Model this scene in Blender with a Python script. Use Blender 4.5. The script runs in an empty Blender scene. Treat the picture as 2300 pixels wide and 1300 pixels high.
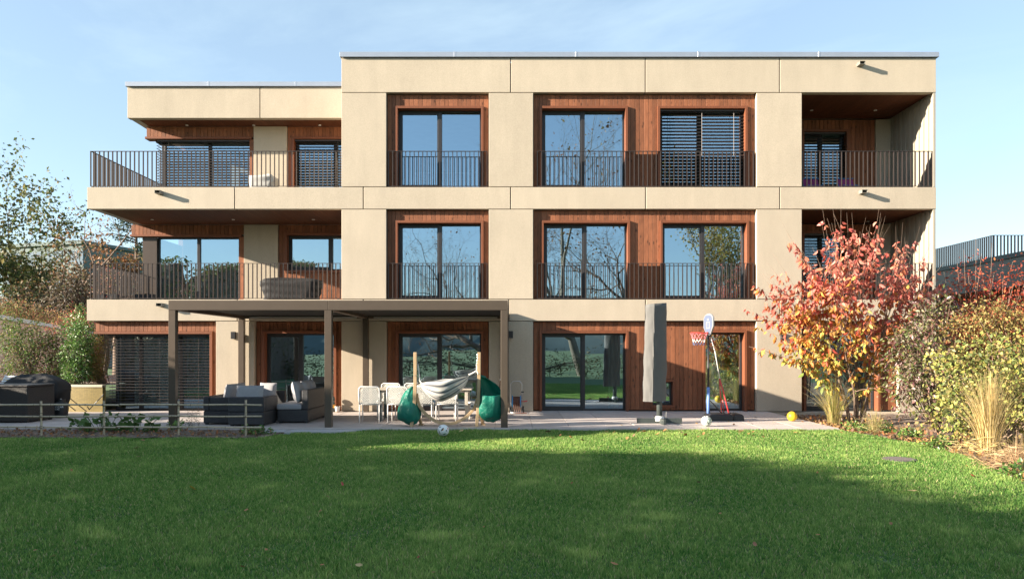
import bpy, bmesh, math, random
import numpy as np
from mathutils import Vector, Matrix, Quaternion
SC = bpy.context.scene
COL = SC.collection
R = random.Random(7)

# ------------------------------------------------------------------ camera, sky, sun, exposure
F = 1680.0            # focal length in photo pixels (photo 2300 wide)
CX, HY = 1150.0, 790.0  # vanishing point of the lines running into the depth
CAMZ, CAMD = 1.595, 20.0
cam = bpy.data.cameras.new('camera'); camo = bpy.data.objects.new('camera', cam); COL.objects.link(camo)
camo.location = (0, -CAMD, CAMZ); camo.rotation_euler = (math.pi/2, 0, 0)
cam.sensor_width = 36.0; cam.lens = 36.0*F/2300.0
cam.shift_y = (HY-650.0)/2300.0; cam.clip_end = 3000; cam.clip_start = 0.1
SC.camera = camo

SUN = Vector((3.5, 1.0, -1.09)).normalized()      # direction the light travels
elev = math.asin(-SUN.z); azim = math.atan2(-SUN.x, -SUN.y)
world = bpy.data.worlds.new('World'); SC.world = world; world.use_nodes = True
nt = world.node_tree; nt.nodes.clear()
def N(t, kind, **kw):
    n = t.nodes.new(kind)
    for k, v in kw.items():
        if k in n.inputs: n.inputs[k].default_value = v
        else: setattr(n, k, v)
    return n
wo = N(nt, 'ShaderNodeOutputWorld'); bg = N(nt, 'ShaderNodeBackground'); bg.inputs['Strength'].default_value = 0.075
sky = N(nt, 'ShaderNodeTexSky', sky_type='NISHITA', sun_disc=False)
sky.sun_elevation = elev; sky.sun_rotation = azim % (2*math.pi)
sky.altitude = 450; sky.air_density = 1.0; sky.dust_density = 0.6; sky.ozone_density = 1.6
# thin high cirrus: streaked noise over the sky direction
tc = N(nt, 'ShaderNodeTexCoord'); mp = N(nt, 'ShaderNodeMapping')
mp.inputs['Scale'].default_value = (1.6, 1.6, 4.5); mp.inputs['Rotation'].default_value = (0.0, 0.45, 0.0); mp.inputs['Location'].default_value = (3.1, 0.4, 1.7)
nz = N(nt, 'ShaderNodeTexNoise'); nz.inputs['Scale'].default_value = 1.3; nz.inputs['Detail'].default_value = 7; nz.inputs['Roughness'].default_value = 0.62; nz.inputs['Distortion'].default_value = 0.5
rp = N(nt, 'ShaderNodeMapRange'); rp.inputs['From Min'].default_value = 0.52; rp.inputs['From Max'].default_value = 0.84; rp.inputs['To Min'].default_value = 0.34; rp.inputs['To Max'].default_value = 0.72
mx = N(nt, 'ShaderNodeMixRGB'); mx.inputs['Color2'].default_value = (2.95, 3.80, 4.30, 1)
nt.links.new(tc.outputs['Generated'], mp.inputs['Vector']); nt.links.new(mp.outputs['Vector'], nz.inputs['Vector'])
nt.links.new(nz.outputs['Fac'], rp.inputs['Value']); nt.links.new(rp.outputs['Result'], mx.inputs['Fac'])
nt.links.new(sky.outputs['Color'], mx.inputs['Color1']); nt.links.new(mx.outputs['Color'], bg.inputs['Color'])
nt.links.new(bg.outputs['Background'], wo.inputs['Surface'])

sl = bpy.data.lights.new('sun', 'SUN'); slo = bpy.data.objects.new('sun', sl); COL.objects.link(slo)
sl.energy = 5.0; sl.angle = math.radians(0.55); sl.color = (1.0, 0.88, 0.72)
slo.rotation_euler = SUN.to_track_quat('-Z', 'Y').to_euler(); slo.location = (-30, -10, 12)
SC.view_settings.view_transform = 'Standard'; SC.view_settings.look = 'None'
SC.view_settings.gamma = 1.0; SC.view_settings.exposure = 1.88
SC.view_settings.use_curve_mapping = False

# ------------------------------------------------------------------ photo pixel -> place
def fx(px): return (px-CX)/84.0                      # on the facade plane y = 0
def fz(py): return (924.0-py)/84.0
def at(px, py, y):                                    # on the plane at depth y
    s = F/(CAMD+y); return Vector(((px-CX)/s, y, CAMZ+(HY-py)/s))
def ground(px, py, z=0.0):                            # on the ground
    d = F*(CAMZ-z)/(py-HY); return Vector(((px-CX)*d/F, d-CAMD, z))

# ------------------------------------------------------------------ materials
M = {}
def mat(name, col, rough=0.6, var=0.12, scale=6.0, bump=0.0, bscale=80.0, metallic=0.0, rand=0.0, spec=0.5, stretch=(1,1,1), col2=None, hue=0.0, detail=5):
    m = bpy.data.materials.new(name); m.use_nodes = True; t = m.node_tree
    b = t.nodes['Principled BSDF']; b.inputs['Roughness'].default_value = rough; b.inputs['Metallic'].default_value = metallic
    b.inputs['Specular IOR Level'].default_value = spec
    g = N(t, 'ShaderNodeNewGeometry'); oi = N(t, 'ShaderNodeObjectInfo')
    ad = N(t, 'ShaderNodeVectorMath', operation='ADD'); sc = N(t, 'ShaderNodeVectorMath', operation='SCALE')
    cmb = N(t, 'ShaderNodeCombineXYZ')
    for k in range(3): t.links.new(oi.outputs['Random'], cmb.inputs[k])
    t.links.new(cmb.outputs[0], sc.inputs[0]); sc.inputs['Scale'].default_value = 37.0 if rand else 0.0
    t.links.new(g.outputs['Position'], ad.inputs[0]); t.links.new(sc.outputs[0], ad.inputs[1])
    mp = N(t, 'ShaderNodeMapping'); mp.inputs['Scale'].default_value = stretch; t.links.new(ad.outputs[0], mp.inputs['Vector'])
    nz = N(t, 'ShaderNodeTexNoise'); nz.inputs['Scale'].default_value = scale; nz.inputs['Detail'].default_value = detail; nz.inputs['Roughness'].default_value = 0.6
    t.links.new(mp.outputs[0], nz.inputs['Vector'])
    c = (*col, 1); c2 = (*col2, 1) if col2 else (*col, 1)
    mixc = N(t, 'ShaderNodeMixRGB'); mixc.inputs['Color1'].default_value = c; mixc.inputs['Color2'].default_value = c2
    r1 = N(t, 'ShaderNodeMapRange'); r1.inputs['From Min'].default_value = 0.35; r1.inputs['From Max'].default_value = 0.65
    t.links.new(nz.outputs['Fac'], r1.inputs['Value']); t.links.new(r1.outputs[0], mixc.inputs['Fac'])
    hsv = N(t, 'ShaderNodeHueSaturation'); t.links.new(mixc.outputs[0], hsv.inputs['Color'])
    v1 = N(t, 'ShaderNodeMapRange'); v1.inputs['From Min'].default_value = 0.3; v1.inputs['From Max'].default_value = 0.7
    v1.inputs['To Min'].default_value = 1-var; v1.inputs['To Max'].default_value = 1+var; t.links.new(nz.outputs['Fac'], v1.inputs['Value'])
    v2 = N(t, 'ShaderNodeMapRange'); v2.inputs['To Min'].default_value = 1-rand; v2.inputs['To Max'].default_value = 1+rand; t.links.new(oi.outputs['Random'], v2.inputs['Value'])
    mu = N(t, 'ShaderNodeMath', operation='MULTIPLY'); t.links.new(v1.outputs[0], mu.inputs[0]); t.links.new(v2.outputs[0], mu.inputs[1])
    t.links.new(mu.outputs[0], hsv.inputs['Value']); t.links.new(hsv.outputs[0], b.inputs['Base Color'])
    if bump:
        n2 = N(t, 'ShaderNodeTexNoise'); n2.inputs['Scale'].default_value = bscale; n2.inputs['Detail'].default_value = 4; t.links.new(mp.outputs[0], n2.inputs['Vector'])
        bp = N(t, 'ShaderNodeBump'); bp.inputs['Strength'].default_value = bump; bp.inputs['Distance'].default_value = 0.01
        t.links.new(n2.outputs['Fac'], bp.inputs['Height']); t.links.new(bp.outputs[0], b.inputs['Normal'])
    M[name] = m; return m

mat('concrete', (0.455, 0.388, 0.300), 0.82, 0.045, 2.2, 0.35, 90, rand=0.045, spec=0.25, stretch=(1, 1, 0.5), detail=9)
mat('concrete_grey', (0.42, 0.41, 0.39), 0.85, 0.10, 3.0, 0.3, 60)
mat('shade_concrete', (0.20, 0.19, 0.165), 0.85, 0.10, 3.0, 0.3, 60)  # darker copy of the grey concrete, shade put into its colour
mat('wood', (0.262, 0.098, 0.046), 0.62, 0.16, 3.0, 0.3, 40, rand=0.24, spec=0.3, stretch=(6, 6, 0.6), col2=(0.195, 0.072, 0.034))
mat('wood_trim', (0.185, 0.062, 0.028), 0.55, 0.12, 3.0, 0.15, 40, rand=0.05, spec=0.35, stretch=(6, 6, 0.6))
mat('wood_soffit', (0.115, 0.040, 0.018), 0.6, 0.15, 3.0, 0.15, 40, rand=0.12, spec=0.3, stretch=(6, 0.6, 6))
mat('bronze', (0.070, 0.052, 0.042), 0.42, 0.05, 8, metallic=0.35)
mat('railing', (0.066, 0.050, 0.044), 0.40, 0.04, 8, metallic=0.35)
mat('pergola', (0.100, 0.074, 0.054), 0.45, 0.05, 5, metallic=0.3)
mat('louvre', (0.006, 0.006, 0.006), 0.8, 0.05, 5)
mat('window_frame', (0.032, 0.030, 0.032), 0.42, 0.04, 8, metallic=0.2)
mat('slat', (0.055, 0.044, 0.040), 0.42, 0.04, 8, metallic=0.3)
mat('coping', (0.38, 0.41, 0.47), 0.38, 0.05, 3, metallic=0.5)
mat('black_plastic', (0.016, 0.017, 0.019), 0.45, 0.1, 9)
mat('black_cloth', (0.011, 0.011, 0.012), 0.75, 0.2, 5, 0.5, 25)
mat('plaster', (0.42, 0.41, 0.38), 0.9, 0.04, 3)
mat('parquet', (0.30, 0.20, 0.12), 0.5, 0.15, 3, rand=0.05)
mat('interior_dark', (0.10, 0.095, 0.09), 0.8, 0.08, 3)
mat('curtain', (0.80, 0.80, 0.72), 0.9, 0.05, 6)
mat('curtain_teal', (0.42, 0.50, 0.47), 0.9, 0.05, 6)
mat('white_paint', (0.72, 0.71, 0.69), 0.5, 0.04, 6)
mat('rope_white', (0.70, 0.68, 0.63), 0.85, 0.06, 30)
mat('table_wood', (0.50, 0.44, 0.36), 0.6, 0.10, 4, stretch=(1, 8, 8))
mat('cushion', (0.30, 0.295, 0.305), 0.9, 0.06, 20, 0.2, 200)
mat('pine', (0.46, 0.32, 0.18), 0.6, 0.14, 5, stretch=(6, 6, 0.8))
mat('bamboo', (0.47, 0.38, 0.26), 0.5, 0.18, 12, rand=0.08)
mat('bamboo_node', (0.17, 0.13, 0.10), 0.6, 0.1, 12)
mat('parasol_cover', (0.120, 0.117, 0.112), 0.85, 0.06, 5, 0.4, 12)
mat('steel_green', (0.060, 0.072, 0.068), 0.5, 0.05, 8, metallic=0.2)
mat('steel', (0.55, 0.55, 0.55), 0.28, 0.04, 8, metallic=0.9)
mat('red_paint', (0.62, 0.06, 0.06), 0.4, 0.05, 8)
mat('net_red', (0.70, 0.22, 0.25), 0.8, 0.05, 8)
mat('blue_foam', (0.16, 0.28, 0.62), 0.7, 0.06, 8)
mat('blue_plastic', (0.03, 0.22, 0.48), 0.4, 0.06, 8)
mat('blue_print', (0.05, 0.09, 0.20), 0.6, 0.04, 8)
mat('brown_hose', (0.13, 0.050, 0.030), 0.6, 0.15, 20)
mat('soil', (0.115, 0.078, 0.055), 0.95, 0.45, 14, 0.9, 40, col2=(0.19, 0.14, 0.105))
mat('mosaic', (0.47, 0.36, 0.13), 0.45, 0.10, 6, rand=0.10)
mat('mosaic_grout', (0.32, 0.26, 0.13), 0.85, 0.1, 6)
mat('stone_cap', (0.55, 0.49, 0.36), 0.8, 0.1, 6)
mat('bark', (0.145, 0.10, 0.075), 0.9, 0.35, 8, 0.6, 30, stretch=(3, 3, 1))
mat('bark_pale', (0.20, 0.165, 0.125), 0.9, 0.3, 8, 0.6, 30, stretch=(3, 3, 1))
mat('twig', (0.24, 0.165, 0.12), 0.85, 0.2, 10)
mat('terracotta', (0.42, 0.18, 0.10), 0.8, 0.1, 8)
mat('ball_white', (0.78, 0.78, 0.76), 0.35, 0.02, 8)
mat('ball_black', (0.02, 0.02, 0.022), 0.4, 0.02, 8)
mat('ball_yellow', (0.78, 0.50, 0.02), 0.5, 0.04, 8)
mat('ball_pale_green', (0.60, 0.68, 0.56), 0.4, 0.03, 8)
mat('ball_green', (0.10, 0.48, 0.12), 0.4, 0.02, 8)
mat('ball_orange', (0.80, 0.36, 0.04), 0.4, 0.02, 8)
mat('purple_plastic', (0.22, 0.03, 0.16), 0.5, 0.05, 8)
mat('green_paint', (0.02, 0.14, 0.10), 0.5, 0.05, 8)
mat('far_wall', (0.10, 0.135, 0.13), 0.8, 0.06, 2)
mat('far_glass', (0.10, 0.14, 0.18), 0.1, 0.1, 2)
mat('board_grey', (0.24, 0.24, 0.245), 0.5, 0.03, 6)
mat('dim_floor', (0.075, 0.062, 0.052), 0.7, 0.15, 4)  # for the added floor sheets that keep bounced light low
mat('drain', (0.10, 0.085, 0.08), 0.7, 0.2, 20)

# beige fluted sheet, paving, lawn earth, weave
mat('cheek', (0.33, 0.30, 0.245), 0.6, 0.05, 5)
mat('paving', (0.48, 0.42, 0.39), 0.75, 0.08, 4, 0.15, 120, rand=0.06, spec=0.35)
mat('step', (0.42, 0.42, 0.42), 0.75, 0.06, 4, 0.15, 120)
mat('hill', (0.10, 0.13, 0.12), 0.95, 0.2, 0.03)
mat('earth', (0.065, 0.115, 0.032), 0.95, 0.30, 1.2, 0.5, 60)

def knots():
    """dark knots scattered over the spruce boards"""
    t = M['wood'].node_tree; b = t.nodes['Principled BSDF']; src = b.inputs['Base Color'].links[0].from_socket
    g = N(t, 'ShaderNodeNewGeometry'); oi = N(t, 'ShaderNodeObjectInfo'); mp = N(t, 'ShaderNodeMapping'); mp.inputs['Scale'].default_value = (1.0, 1.0, .42)
    cm = N(t, 'ShaderNodeCombineXYZ'); ml = N(t, 'ShaderNodeMath', operation='MULTIPLY'); ml.inputs[1].default_value = 71.0; t.links.new(oi.outputs['Random'], ml.inputs[0]); t.links.new(ml.outputs[0], cm.inputs[2]); t.links.new(cm.outputs[0], mp.inputs['Location'])
    t.links.new(g.outputs['Position'], mp.inputs['Vector']); v = N(t, 'ShaderNodeTexVoronoi'); v.inputs['Scale'].default_value = 9.0; t.links.new(mp.outputs[0], v.inputs['Vector'])
    mr = N(t, 'ShaderNodeMapRange'); mr.inputs['From Min'].default_value = .10; mr.inputs['From Max'].default_value = .22; mr.inputs['To Min'].default_value = .42; t.links.new(v.outputs['Distance'], mr.inputs['Value'])
    h = N(t, 'ShaderNodeHueSaturation'); t.links.new(src, h.inputs['Color']); t.links.new(mr.outputs[0], h.inputs['Value']); t.links.new(h.outputs[0], b.inputs['Base Color'])

def overlay(name, layers):
    """further noise layers over a material's colour: (scale, stretch, amount)"""
    t = M[name].node_tree; b = t.nodes['Principled BSDF']; src = b.inputs['Base Color'].links[0].from_socket
    g = N(t, 'ShaderNodeNewGeometry'); oi = N(t, 'ShaderNodeObjectInfo')
    for sc_, st, am in layers:
        mp = N(t, 'ShaderNodeMapping'); mp.inputs['Scale'].default_value = st; t.links.new(g.outputs['Position'], mp.inputs['Vector'])
        cm = N(t, 'ShaderNodeCombineXYZ'); ml = N(t, 'ShaderNodeMath', operation='MULTIPLY'); ml.inputs[1].default_value = 53.0; t.links.new(oi.outputs['Random'], ml.inputs[0])
        for k in range(3): t.links.new(ml.outputs[0], cm.inputs[k])
        t.links.new(cm.outputs[0], mp.inputs['Location'])
        nz = N(t, 'ShaderNodeTexNoise'); nz.inputs['Scale'].default_value = sc_; nz.inputs['Detail'].default_value = 6; nz.inputs['Roughness'].default_value = .65; t.links.new(mp.outputs[0], nz.inputs['Vector'])
        mr = N(t, 'ShaderNodeMapRange'); mr.inputs['From Min'].default_value = .3; mr.inputs['From Max'].default_value = .7; mr.inputs['To Min'].default_value = 1-am; mr.inputs['To Max'].default_value = 1+am; t.links.new(nz.outputs['Fac'], mr.inputs['Value'])
        h = N(t, 'ShaderNodeHueSaturation'); t.links.new(src, h.inputs['Color']); t.links.new(mr.outputs[0], h.inputs['Value']); src = h.outputs[0]
    t.links.new(src, b.inputs['Base Color'])
overlay('concrete', [(1.3, (3.0, 3.0, .3), .035), (55, (1, 1, 1), .13), (.5, (1, 1, 1), .045)])
overlay('wood', [(2.2, (16, 16, .9), .10), (9, (1, 1, .45), .15), (4.5, (1.6, 1.6, 1), .12)])
knots()
overlay('paving', [(90, (1, 1, 1), .07), (.8, (1, 1, 1), .10)])

def weave(name, col):
    m = mat(name, col, 0.55, 0.10, 15, 0, 0); t = m.node_tree; b = t.nodes['Principled BSDF']
    g = N(t, 'ShaderNodeNewGeometry'); s = N(t, 'ShaderNodeSeparateXYZ'); t.links.new(g.outputs['Position'], s.inputs[0])
    a = N(t, 'ShaderNodeMath', operation='ADD'); t.links.new(s.outputs[0], a.inputs[0]); t.links.new(s.outputs[1], a.inputs[1])
    c = N(t, 'ShaderNodeCombineXYZ'); t.links.new(a.outputs[0], c.inputs[0]); t.links.new(s.outputs[2], c.inputs[1])
    br = N(t, 'ShaderNodeTexBrick'); br.inputs['Scale'].default_value = 1.0; br.inputs['Brick Width'].default_value = 0.040; br.inputs['Row Height'].default_value = 0.014
    br.inputs['Mortar Size'].default_value = 0.0022; br.inputs['Mortar Smooth'].default_value = 0.6
    br.inputs['Color1'].default_value = (*col, 1); br.inputs['Color2'].default_value = (col[0]*0.72, col[1]*0.72, col[2]*0.74, 1); br.inputs['Mortar'].default_value = (0.008, 0.008, 0.009, 1)
    t.links.new(c.outputs[0], br.inputs['Vector']); t.links.new(br.outputs['Color'], b.inputs['Base Color'])
    bp = N(t, 'ShaderNodeBump'); bp.inputs['Strength'].default_value = 0.8; bp.inputs['Distance'].default_value = 0.006; bp.invert = True
    t.links.new(br.outputs['Fac'], bp.inputs['Height']); t.links.new(bp.outputs[0], b.inputs['Normal'])
weave('wicker', (0.060, 0.060, 0.064)); weave('wicker_brown', (0.050, 0.042, 0.036))

def glass():
    m = bpy.data.materials.new('glass'); m.use_nodes = True; t = m.node_tree; t.nodes.clear()
    o = N(t, 'ShaderNodeOutputMaterial'); mx = N(t, 'ShaderNodeMixShader'); tr = N(t, 'ShaderNodeBsdfTransparent'); gl = N(t, 'ShaderNodeBsdfGlossy')
    tr.inputs['Color'].default_value = (0.62, 0.70, 0.68, 1); gl.inputs['Color'].default_value = (0.64, 0.85, 1.0, 1); gl.inputs['Roughness'].default_value = 0.0
    fr = N(t, 'ShaderNodeFresnel'); fr.inputs['IOR'].default_value = 1.5
    mr = N(t, 'ShaderNodeMapRange'); mr.inputs['From Max'].default_value = 1.0; mr.inputs['To Min'].default_value = 0.50; mr.inputs['To Max'].default_value = 1.0
    # float glass is never perfectly flat: a very slow ripple
    g = N(t, 'ShaderNodeNewGeometry'); nz = N(t, 'ShaderNodeTexNoise'); nz.inputs['Scale'].default_value = 1.6; nz.inputs['Detail'].default_value = 1
    bp = N(t, 'ShaderNodeBump'); bp.inputs['Strength'].default_value = 0.010; bp.inputs['Distance'].default_value = 0.05
    t.links.new(g.outputs['Position'], nz.inputs['Vector']); t.links.new(nz.outputs['Fac'], bp.inputs['Height']); t.links.new(bp.outputs[0], gl.inputs['Normal'])
    t.links.new(fr.outputs[0], mr.inputs['Value']); t.links.new(mr.outputs[0], mx.inputs[0]); t.links.new(tr.outputs[0], mx.inputs[1]); t.links.new(gl.outputs[0], mx.inputs[2])
    t.links.new(mx.outputs[0], o.inputs['Surface']); M['glass'] = m
glass()

def leafmat(name, trans=0.35, rough=0.55, attr='leafcol', fixed=None, spec=0.3):
    m = bpy.data.materials.new(name); m.use_nodes = True; t = m.node_tree
    b = t.nodes['Principled BSDF']; b.inputs['Roughness'].default_value = rough; b.inputs['Specular IOR Level'].default_value = spec
    o = t.nodes['Material Output']; mx = N(t, 'ShaderNodeMixShader'); mx.inputs[0].default_value = trans; tl = N(t, 'ShaderNodeBsdfTranslucent')
    if fixed is None:
        a = N(t, 'ShaderNodeAttribute', attribute_name=attr); src = a.outputs['Color']
    else:
        src = fixed(t)
    t.links.new(src, b.inputs['Base Color']); t.links.new(src, tl.inputs['Color'])
    t.links.new(b.outputs[0], mx.inputs[1]); t.links.new(tl.outputs[0], mx.inputs[2]); t.links.new(mx.outputs[0], o.inputs['Surface']); M[name] = m
leafmat('leaf'); leafmat('leaf_gloss', 0.25, 0.35, spec=0.5)
leafmat('nylon', 0.30, 0.38, spec=0.5, fixed=lambda t: (lambda n: n.outputs[0])(N(t, 'ShaderNodeRGB')))
M['nylon'].node_tree.nodes['RGB'].outputs[0].default_value = (0.012, 0.21, 0.145, 1)
_nt = M['nylon'].node_tree; _n = N(_nt, 'ShaderNodeTexNoise'); _n.inputs['Scale'].default_value = 16; _n.inputs['Detail'].default_value = 5
_b = N(_nt, 'ShaderNodeBump'); _b.inputs['Strength'].default_value = 0.8; _b.inputs['Distance'].default_value = 0.02
_g = N(_nt, 'ShaderNodeNewGeometry'); _nt.links.new(_g.outputs['Position'], _n.inputs['Vector'])
_nt.links.new(_n.outputs['Fac'], _b.inputs['Height']); _nt.links.new(_b.outputs[0], _nt.nodes['Principled BSDF'].inputs['Normal'])
leafmat('stripes', 0.3, 0.85, attr='stripe', spec=0.2)
leafmat('grass', 0.40, 0.5, spec=0.12)

# ------------------------------------------------------------------ mesh helpers
def link(name, me, m, parent=None, loc=(0, 0, 0), rot=None):
    o = bpy.data.objects.new(name, me); COL.objects.link(o); o.location = loc
    if rot is not None: o.rotation_euler = rot
    if parent is not None: o.parent = parent
    if m is not None and me is not None and not me.materials: me.materials.append(M[m] if isinstance(m, str) else m)
    return o
def tag(o, label=None, cat=None, group=None, kind=None):
    for k, v in (('label', label), ('category', cat), ('group', group), ('kind', kind)):
        if v: o[k] = v
    return o
def thing(name, label, cat, loc=(0, 0, 0), rz=0.0, group=None):
    o = bpy.data.objects.new(name, None); COL.objects.link(o); o.location = loc; o.rotation_euler = (0, 0, rz); o.empty_display_size = 0.2
    return tag(o, label, cat, group)
def copy_tree(o, parent=None):
    c = o.copy(); COL.objects.link(c); c.parent = parent
    for ch in list(o.children): copy_tree(ch, c)
    return c

BOXC = {}
def boxmesh(sx, sy, sz, m, bev=0.0):
    k = (round(sx, 4), round(sy, 4), round(sz, 4), m, bev)
    if k in BOXC: return BOXC[k]
    bm = bmesh.new(); bmesh.ops.create_cube(bm, size=1.0)
    bmesh.ops.scale(bm, vec=(sx, sy, sz), verts=bm.verts)
    if bev: bmesh.ops.bevel(bm, geom=bm.edges[:], offset=bev, segments=1, affect='EDGES')
    me = bpy.data.meshes.new('box'); bm.to_mesh(me); bm.free(); me.materials.append(M[m]); BOXC[k] = me
    return me
def box(name, x0, x1, y0, y1, z0, z1, m, parent=None, bev=0.0):
    return link(name, boxmesh(x1-x0, y1-y0, z1-z0, m, bev), None, parent, ((x0+x1)/2, (y0+y1)/2, (z0+z1)/2))

class MB:
    def __init__(s): s.v = []; s.f = []; s.mi = []; s.mats = []; s.cur = 0
    def use(s, m):
        if m not in s.mats: s.mats.append(m)
        s.cur = s.mats.index(m); return s
    def add(s, vs, fs):
        n = len(s.v); s.v += [tuple(v) for v in vs]; s.f += [tuple(i+n for i in f) for f in fs]; s.mi += [s.cur]*len(fs)
    def box(s, x0, x1, y0, y1, z0, z1):
        s.add([(x, y, z) for z in (z0, z1) for y in (y0, y1) for x in (x0, x1)],
              [(0, 2, 3, 1), (4, 5, 7, 6), (0, 1, 5, 4), (2, 6, 7, 3), (0, 4, 6, 2), (1, 3, 7, 5)])
    def bar(s, a, b, w, h=None, up=(0, 0, 1)):
        a, b = Vector(a), Vector(b); h = h or w; d = (b-a).normalized(); u = Vector(up)
        if abs(d.dot(u)) > 0.95: u = Vector((0, 1, 0))
        x = d.cross(u).normalized()*w/2; y = x.cross(d).normalized()*h/2
        s.add([a-x-y, a+x-y, a+x+y, a-x+y, b-x-y, b+x-y, b+x+y, b-x+y],
              [(0, 3, 2, 1), (4, 5, 6, 7), (0, 1, 5, 4), (1, 2, 6, 5), (2, 3, 7, 6), (3, 0, 4, 7)])
    def tube(s, pts, rad, n=6, caps=True, closed=False):
        pts = [Vector(p) for p in pts]; k = len(pts)
        if not hasattr(rad, '__len__'): rad = [rad]*k
        rings = []; x = None
        for i, p in enumerate(pts):
            if closed: d = pts[(i+1) % k]-pts[i-1]
            else: d = pts[min(i+1, k-1)]-pts[max(i-1, 0)]
            if d.length < 1e-9: d = Vector((0, 0, 1))
            d.normalize()
            if x is None:
                u = Vector((0, 0, 1)) if abs(d.z) < 0.9 else Vector((1, 0, 0)); x = d.cross(u).normalized()
            else:
                x = x-d*x.dot(d)
                x = x.normalized() if x.length > 1e-6 else d.orthogonal().normalized()
            y = d.cross(x); rings.append([p+(x*math.cos(2*math.pi*j/n)+y*math.sin(2*math.pi*j/n))*rad[i] for j in range(n)])
        vs = [v for r in rings for v in r]; fs = []
        for i in range(k if closed else k-1):
            i2 = (i+1) % k
            for j in range(n): fs.append((i*n+j, i*n+(j+1) % n, i2*n+(j+1) % n, i2*n+j))
        if caps and not closed: fs += [tuple(range(n-1, -1, -1)), tuple((k-1)*n+j for j in range(n))]
        s.add(vs, fs)
    def lathe(s, prof, n=16, c=(0, 0, 0)):
        vs = []; fs = []
        for r, z in prof:
            for j in range(n): a = 2*math.pi*j/n; vs.append((c[0]+r*math.cos(a), c[1]+r*math.sin(a), c[2]+z))
        for i in range(len(prof)-1):
            for j in range(n): fs.append((i*n+j, i*n+(j+1) % n, (i+1)*n+(j+1) % n, (i+1)*n+j))
        fs.append(tuple(range(n-1, -1, -1))); fs.append(tuple((len(prof)-1)*n+j for j in range(n)))
        s.add(vs, fs)
    def grid(s, fn, nu, nv, keep=None):
        vs = [fn(i/nu, j/nv) for i in range(nu+1) for j in range(nv+1)]
        fs = [(i*(nv+1)+j, (i+1)*(nv+1)+j, (i+1)*(nv+1)+j+1, i*(nv+1)+j+1) for i in range(nu) for j in range(nv) if keep is None or keep((i+.5)/nu, (j+.5)/nv)]
        s.add(vs, fs)
    def mesh(s, smooth=False, m=None):
        me = bpy.data.meshes.new('mesh'); me.from_pydata(s.v, [], s.f)
        if s.mats:
            for q in s.mats: me.materials.append(M[q])
            me.polygons.foreach_set('material_index', s.mi)
        elif m: me.materials.append(M[m])
        if smooth: me.polygons.foreach_set('use_smooth', [True]*len(me.polygons))
        me.update(); return me
    def build(s, name, m=None, parent=None, loc=(0, 0, 0), rot=None, smooth=False, solid=0.0, bev=0.0, sub=0):
        o = link(name, s.mesh(smooth, m), None, parent, loc, rot)
        if solid: q = o.modifiers.new('solid', 'SOLIDIFY'); q.thickness = solid; q.offset = 0
        if bev: q = o.modifiers.new('bevel', 'BEVEL'); q.width = bev; q.segments = 2; q.limit_method = 'ANGLE'
        if sub: q = o.modifiers.new('sub', 'SUBSURF'); q.levels = sub; q.render_levels = sub
        return o

def trimesh(name, verts, faces, m, parent=None, cols=None, attr='leafcol', loc=(0, 0, 0)):
    """verts (n,3), faces (k,3 or 4) as numpy arrays -> one mesh object"""
    me = bpy.data.meshes.new(name); nv, nf, w = len(verts), len(faces), faces.shape[1]
    me.vertices.add(nv); me.vertices.foreach_set('co', verts.astype(np.float32).ravel())
    me.loops.add(nf*w); me.loops.foreach_set('vertex_index', faces.astype(np.int32).ravel())
    me.polygons.add(nf); me.polygons.foreach_set('loop_start', np.arange(0, nf*w, w, dtype=np.int32))
    me.update(calc_edges=True); me.validate()
    if cols is not None:
        a = me.color_attributes.new(attr, 'FLOAT_COLOR', 'POINT')
        a.data.foreach_set('color', np.concatenate([cols, np.ones((nv, 1))], 1).astype(np.float32).ravel())
    me.materials.append(M[m]); o = bpy.data.objects.new(name, me); COL.objects.link(o); o.location = loc
    if parent is not None: o.parent = parent
    return o
def unit(a): return a/np.maximum(np.linalg.norm(a, axis=1, keepdims=True), 1e-9)
def leaf_cloud(name, pts, size, cols, parent=None, m='leaf', droop=0.4, ratio=0.5, seed=1, fold=0.10, big=False, outdir=None):
    g = np.random.default_rng(seed); n = len(pts)
    L = size*g.uniform(0.5, 1.32, (n, 1))
    a = g.normal(0, 1, (n, 3)); a = unit(a)
    if outdir is not None: a = a*0.55+outdir
    a[:, 2] -= droop*1.6; a = unit(a); s = unit(np.cross(a, unit(g.normal(0, 1, (n, 3))))); nn = np.cross(a, s); w = L*ratio/2
    if big:
        P = [pts, pts+a*L*.25+s*w*.8+nn*fold*L, pts+a*L*.6+s*w*.85+nn*fold*L, pts+a*L-nn*fold*L, pts+a*L*.6-s*w*.85+nn*fold*L, pts+a*L*.25-s*w*.8+nn*fold*L, pts+a*L*.55-nn*fold*.2*L]
        k = 7; f = np.array([(0, 1, 6), (1, 2, 6), (2, 3, 6), (3, 4, 6), (4, 5, 6), (5, 0, 6)])
    else:
        P = [pts, pts+a*L*.45+s*w+nn*fold*L, pts+a*L, pts+a*L*.45-s*w+nn*fold*L]; k = 4; f = np.array([(0, 1, 2), (0, 2, 3)])
    V = np.stack(P, 1).reshape(-1, 3); FF = (np.arange(n)[:, None, None]*k+f[None]).reshape(-1, 3)
    return trimesh(name, V, FF, m, parent, np.repeat(cols, k, 0))
def pick(g, n, pal, jit=0.15):
    pal = np.array(pal); c = pal[g.integers(0, len(pal), n)]; return np.clip(c*g.uniform(1-jit, 1+jit, (n, 1))*g.uniform(0.93, 1.07, (n, 3)), 0, 1)

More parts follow.
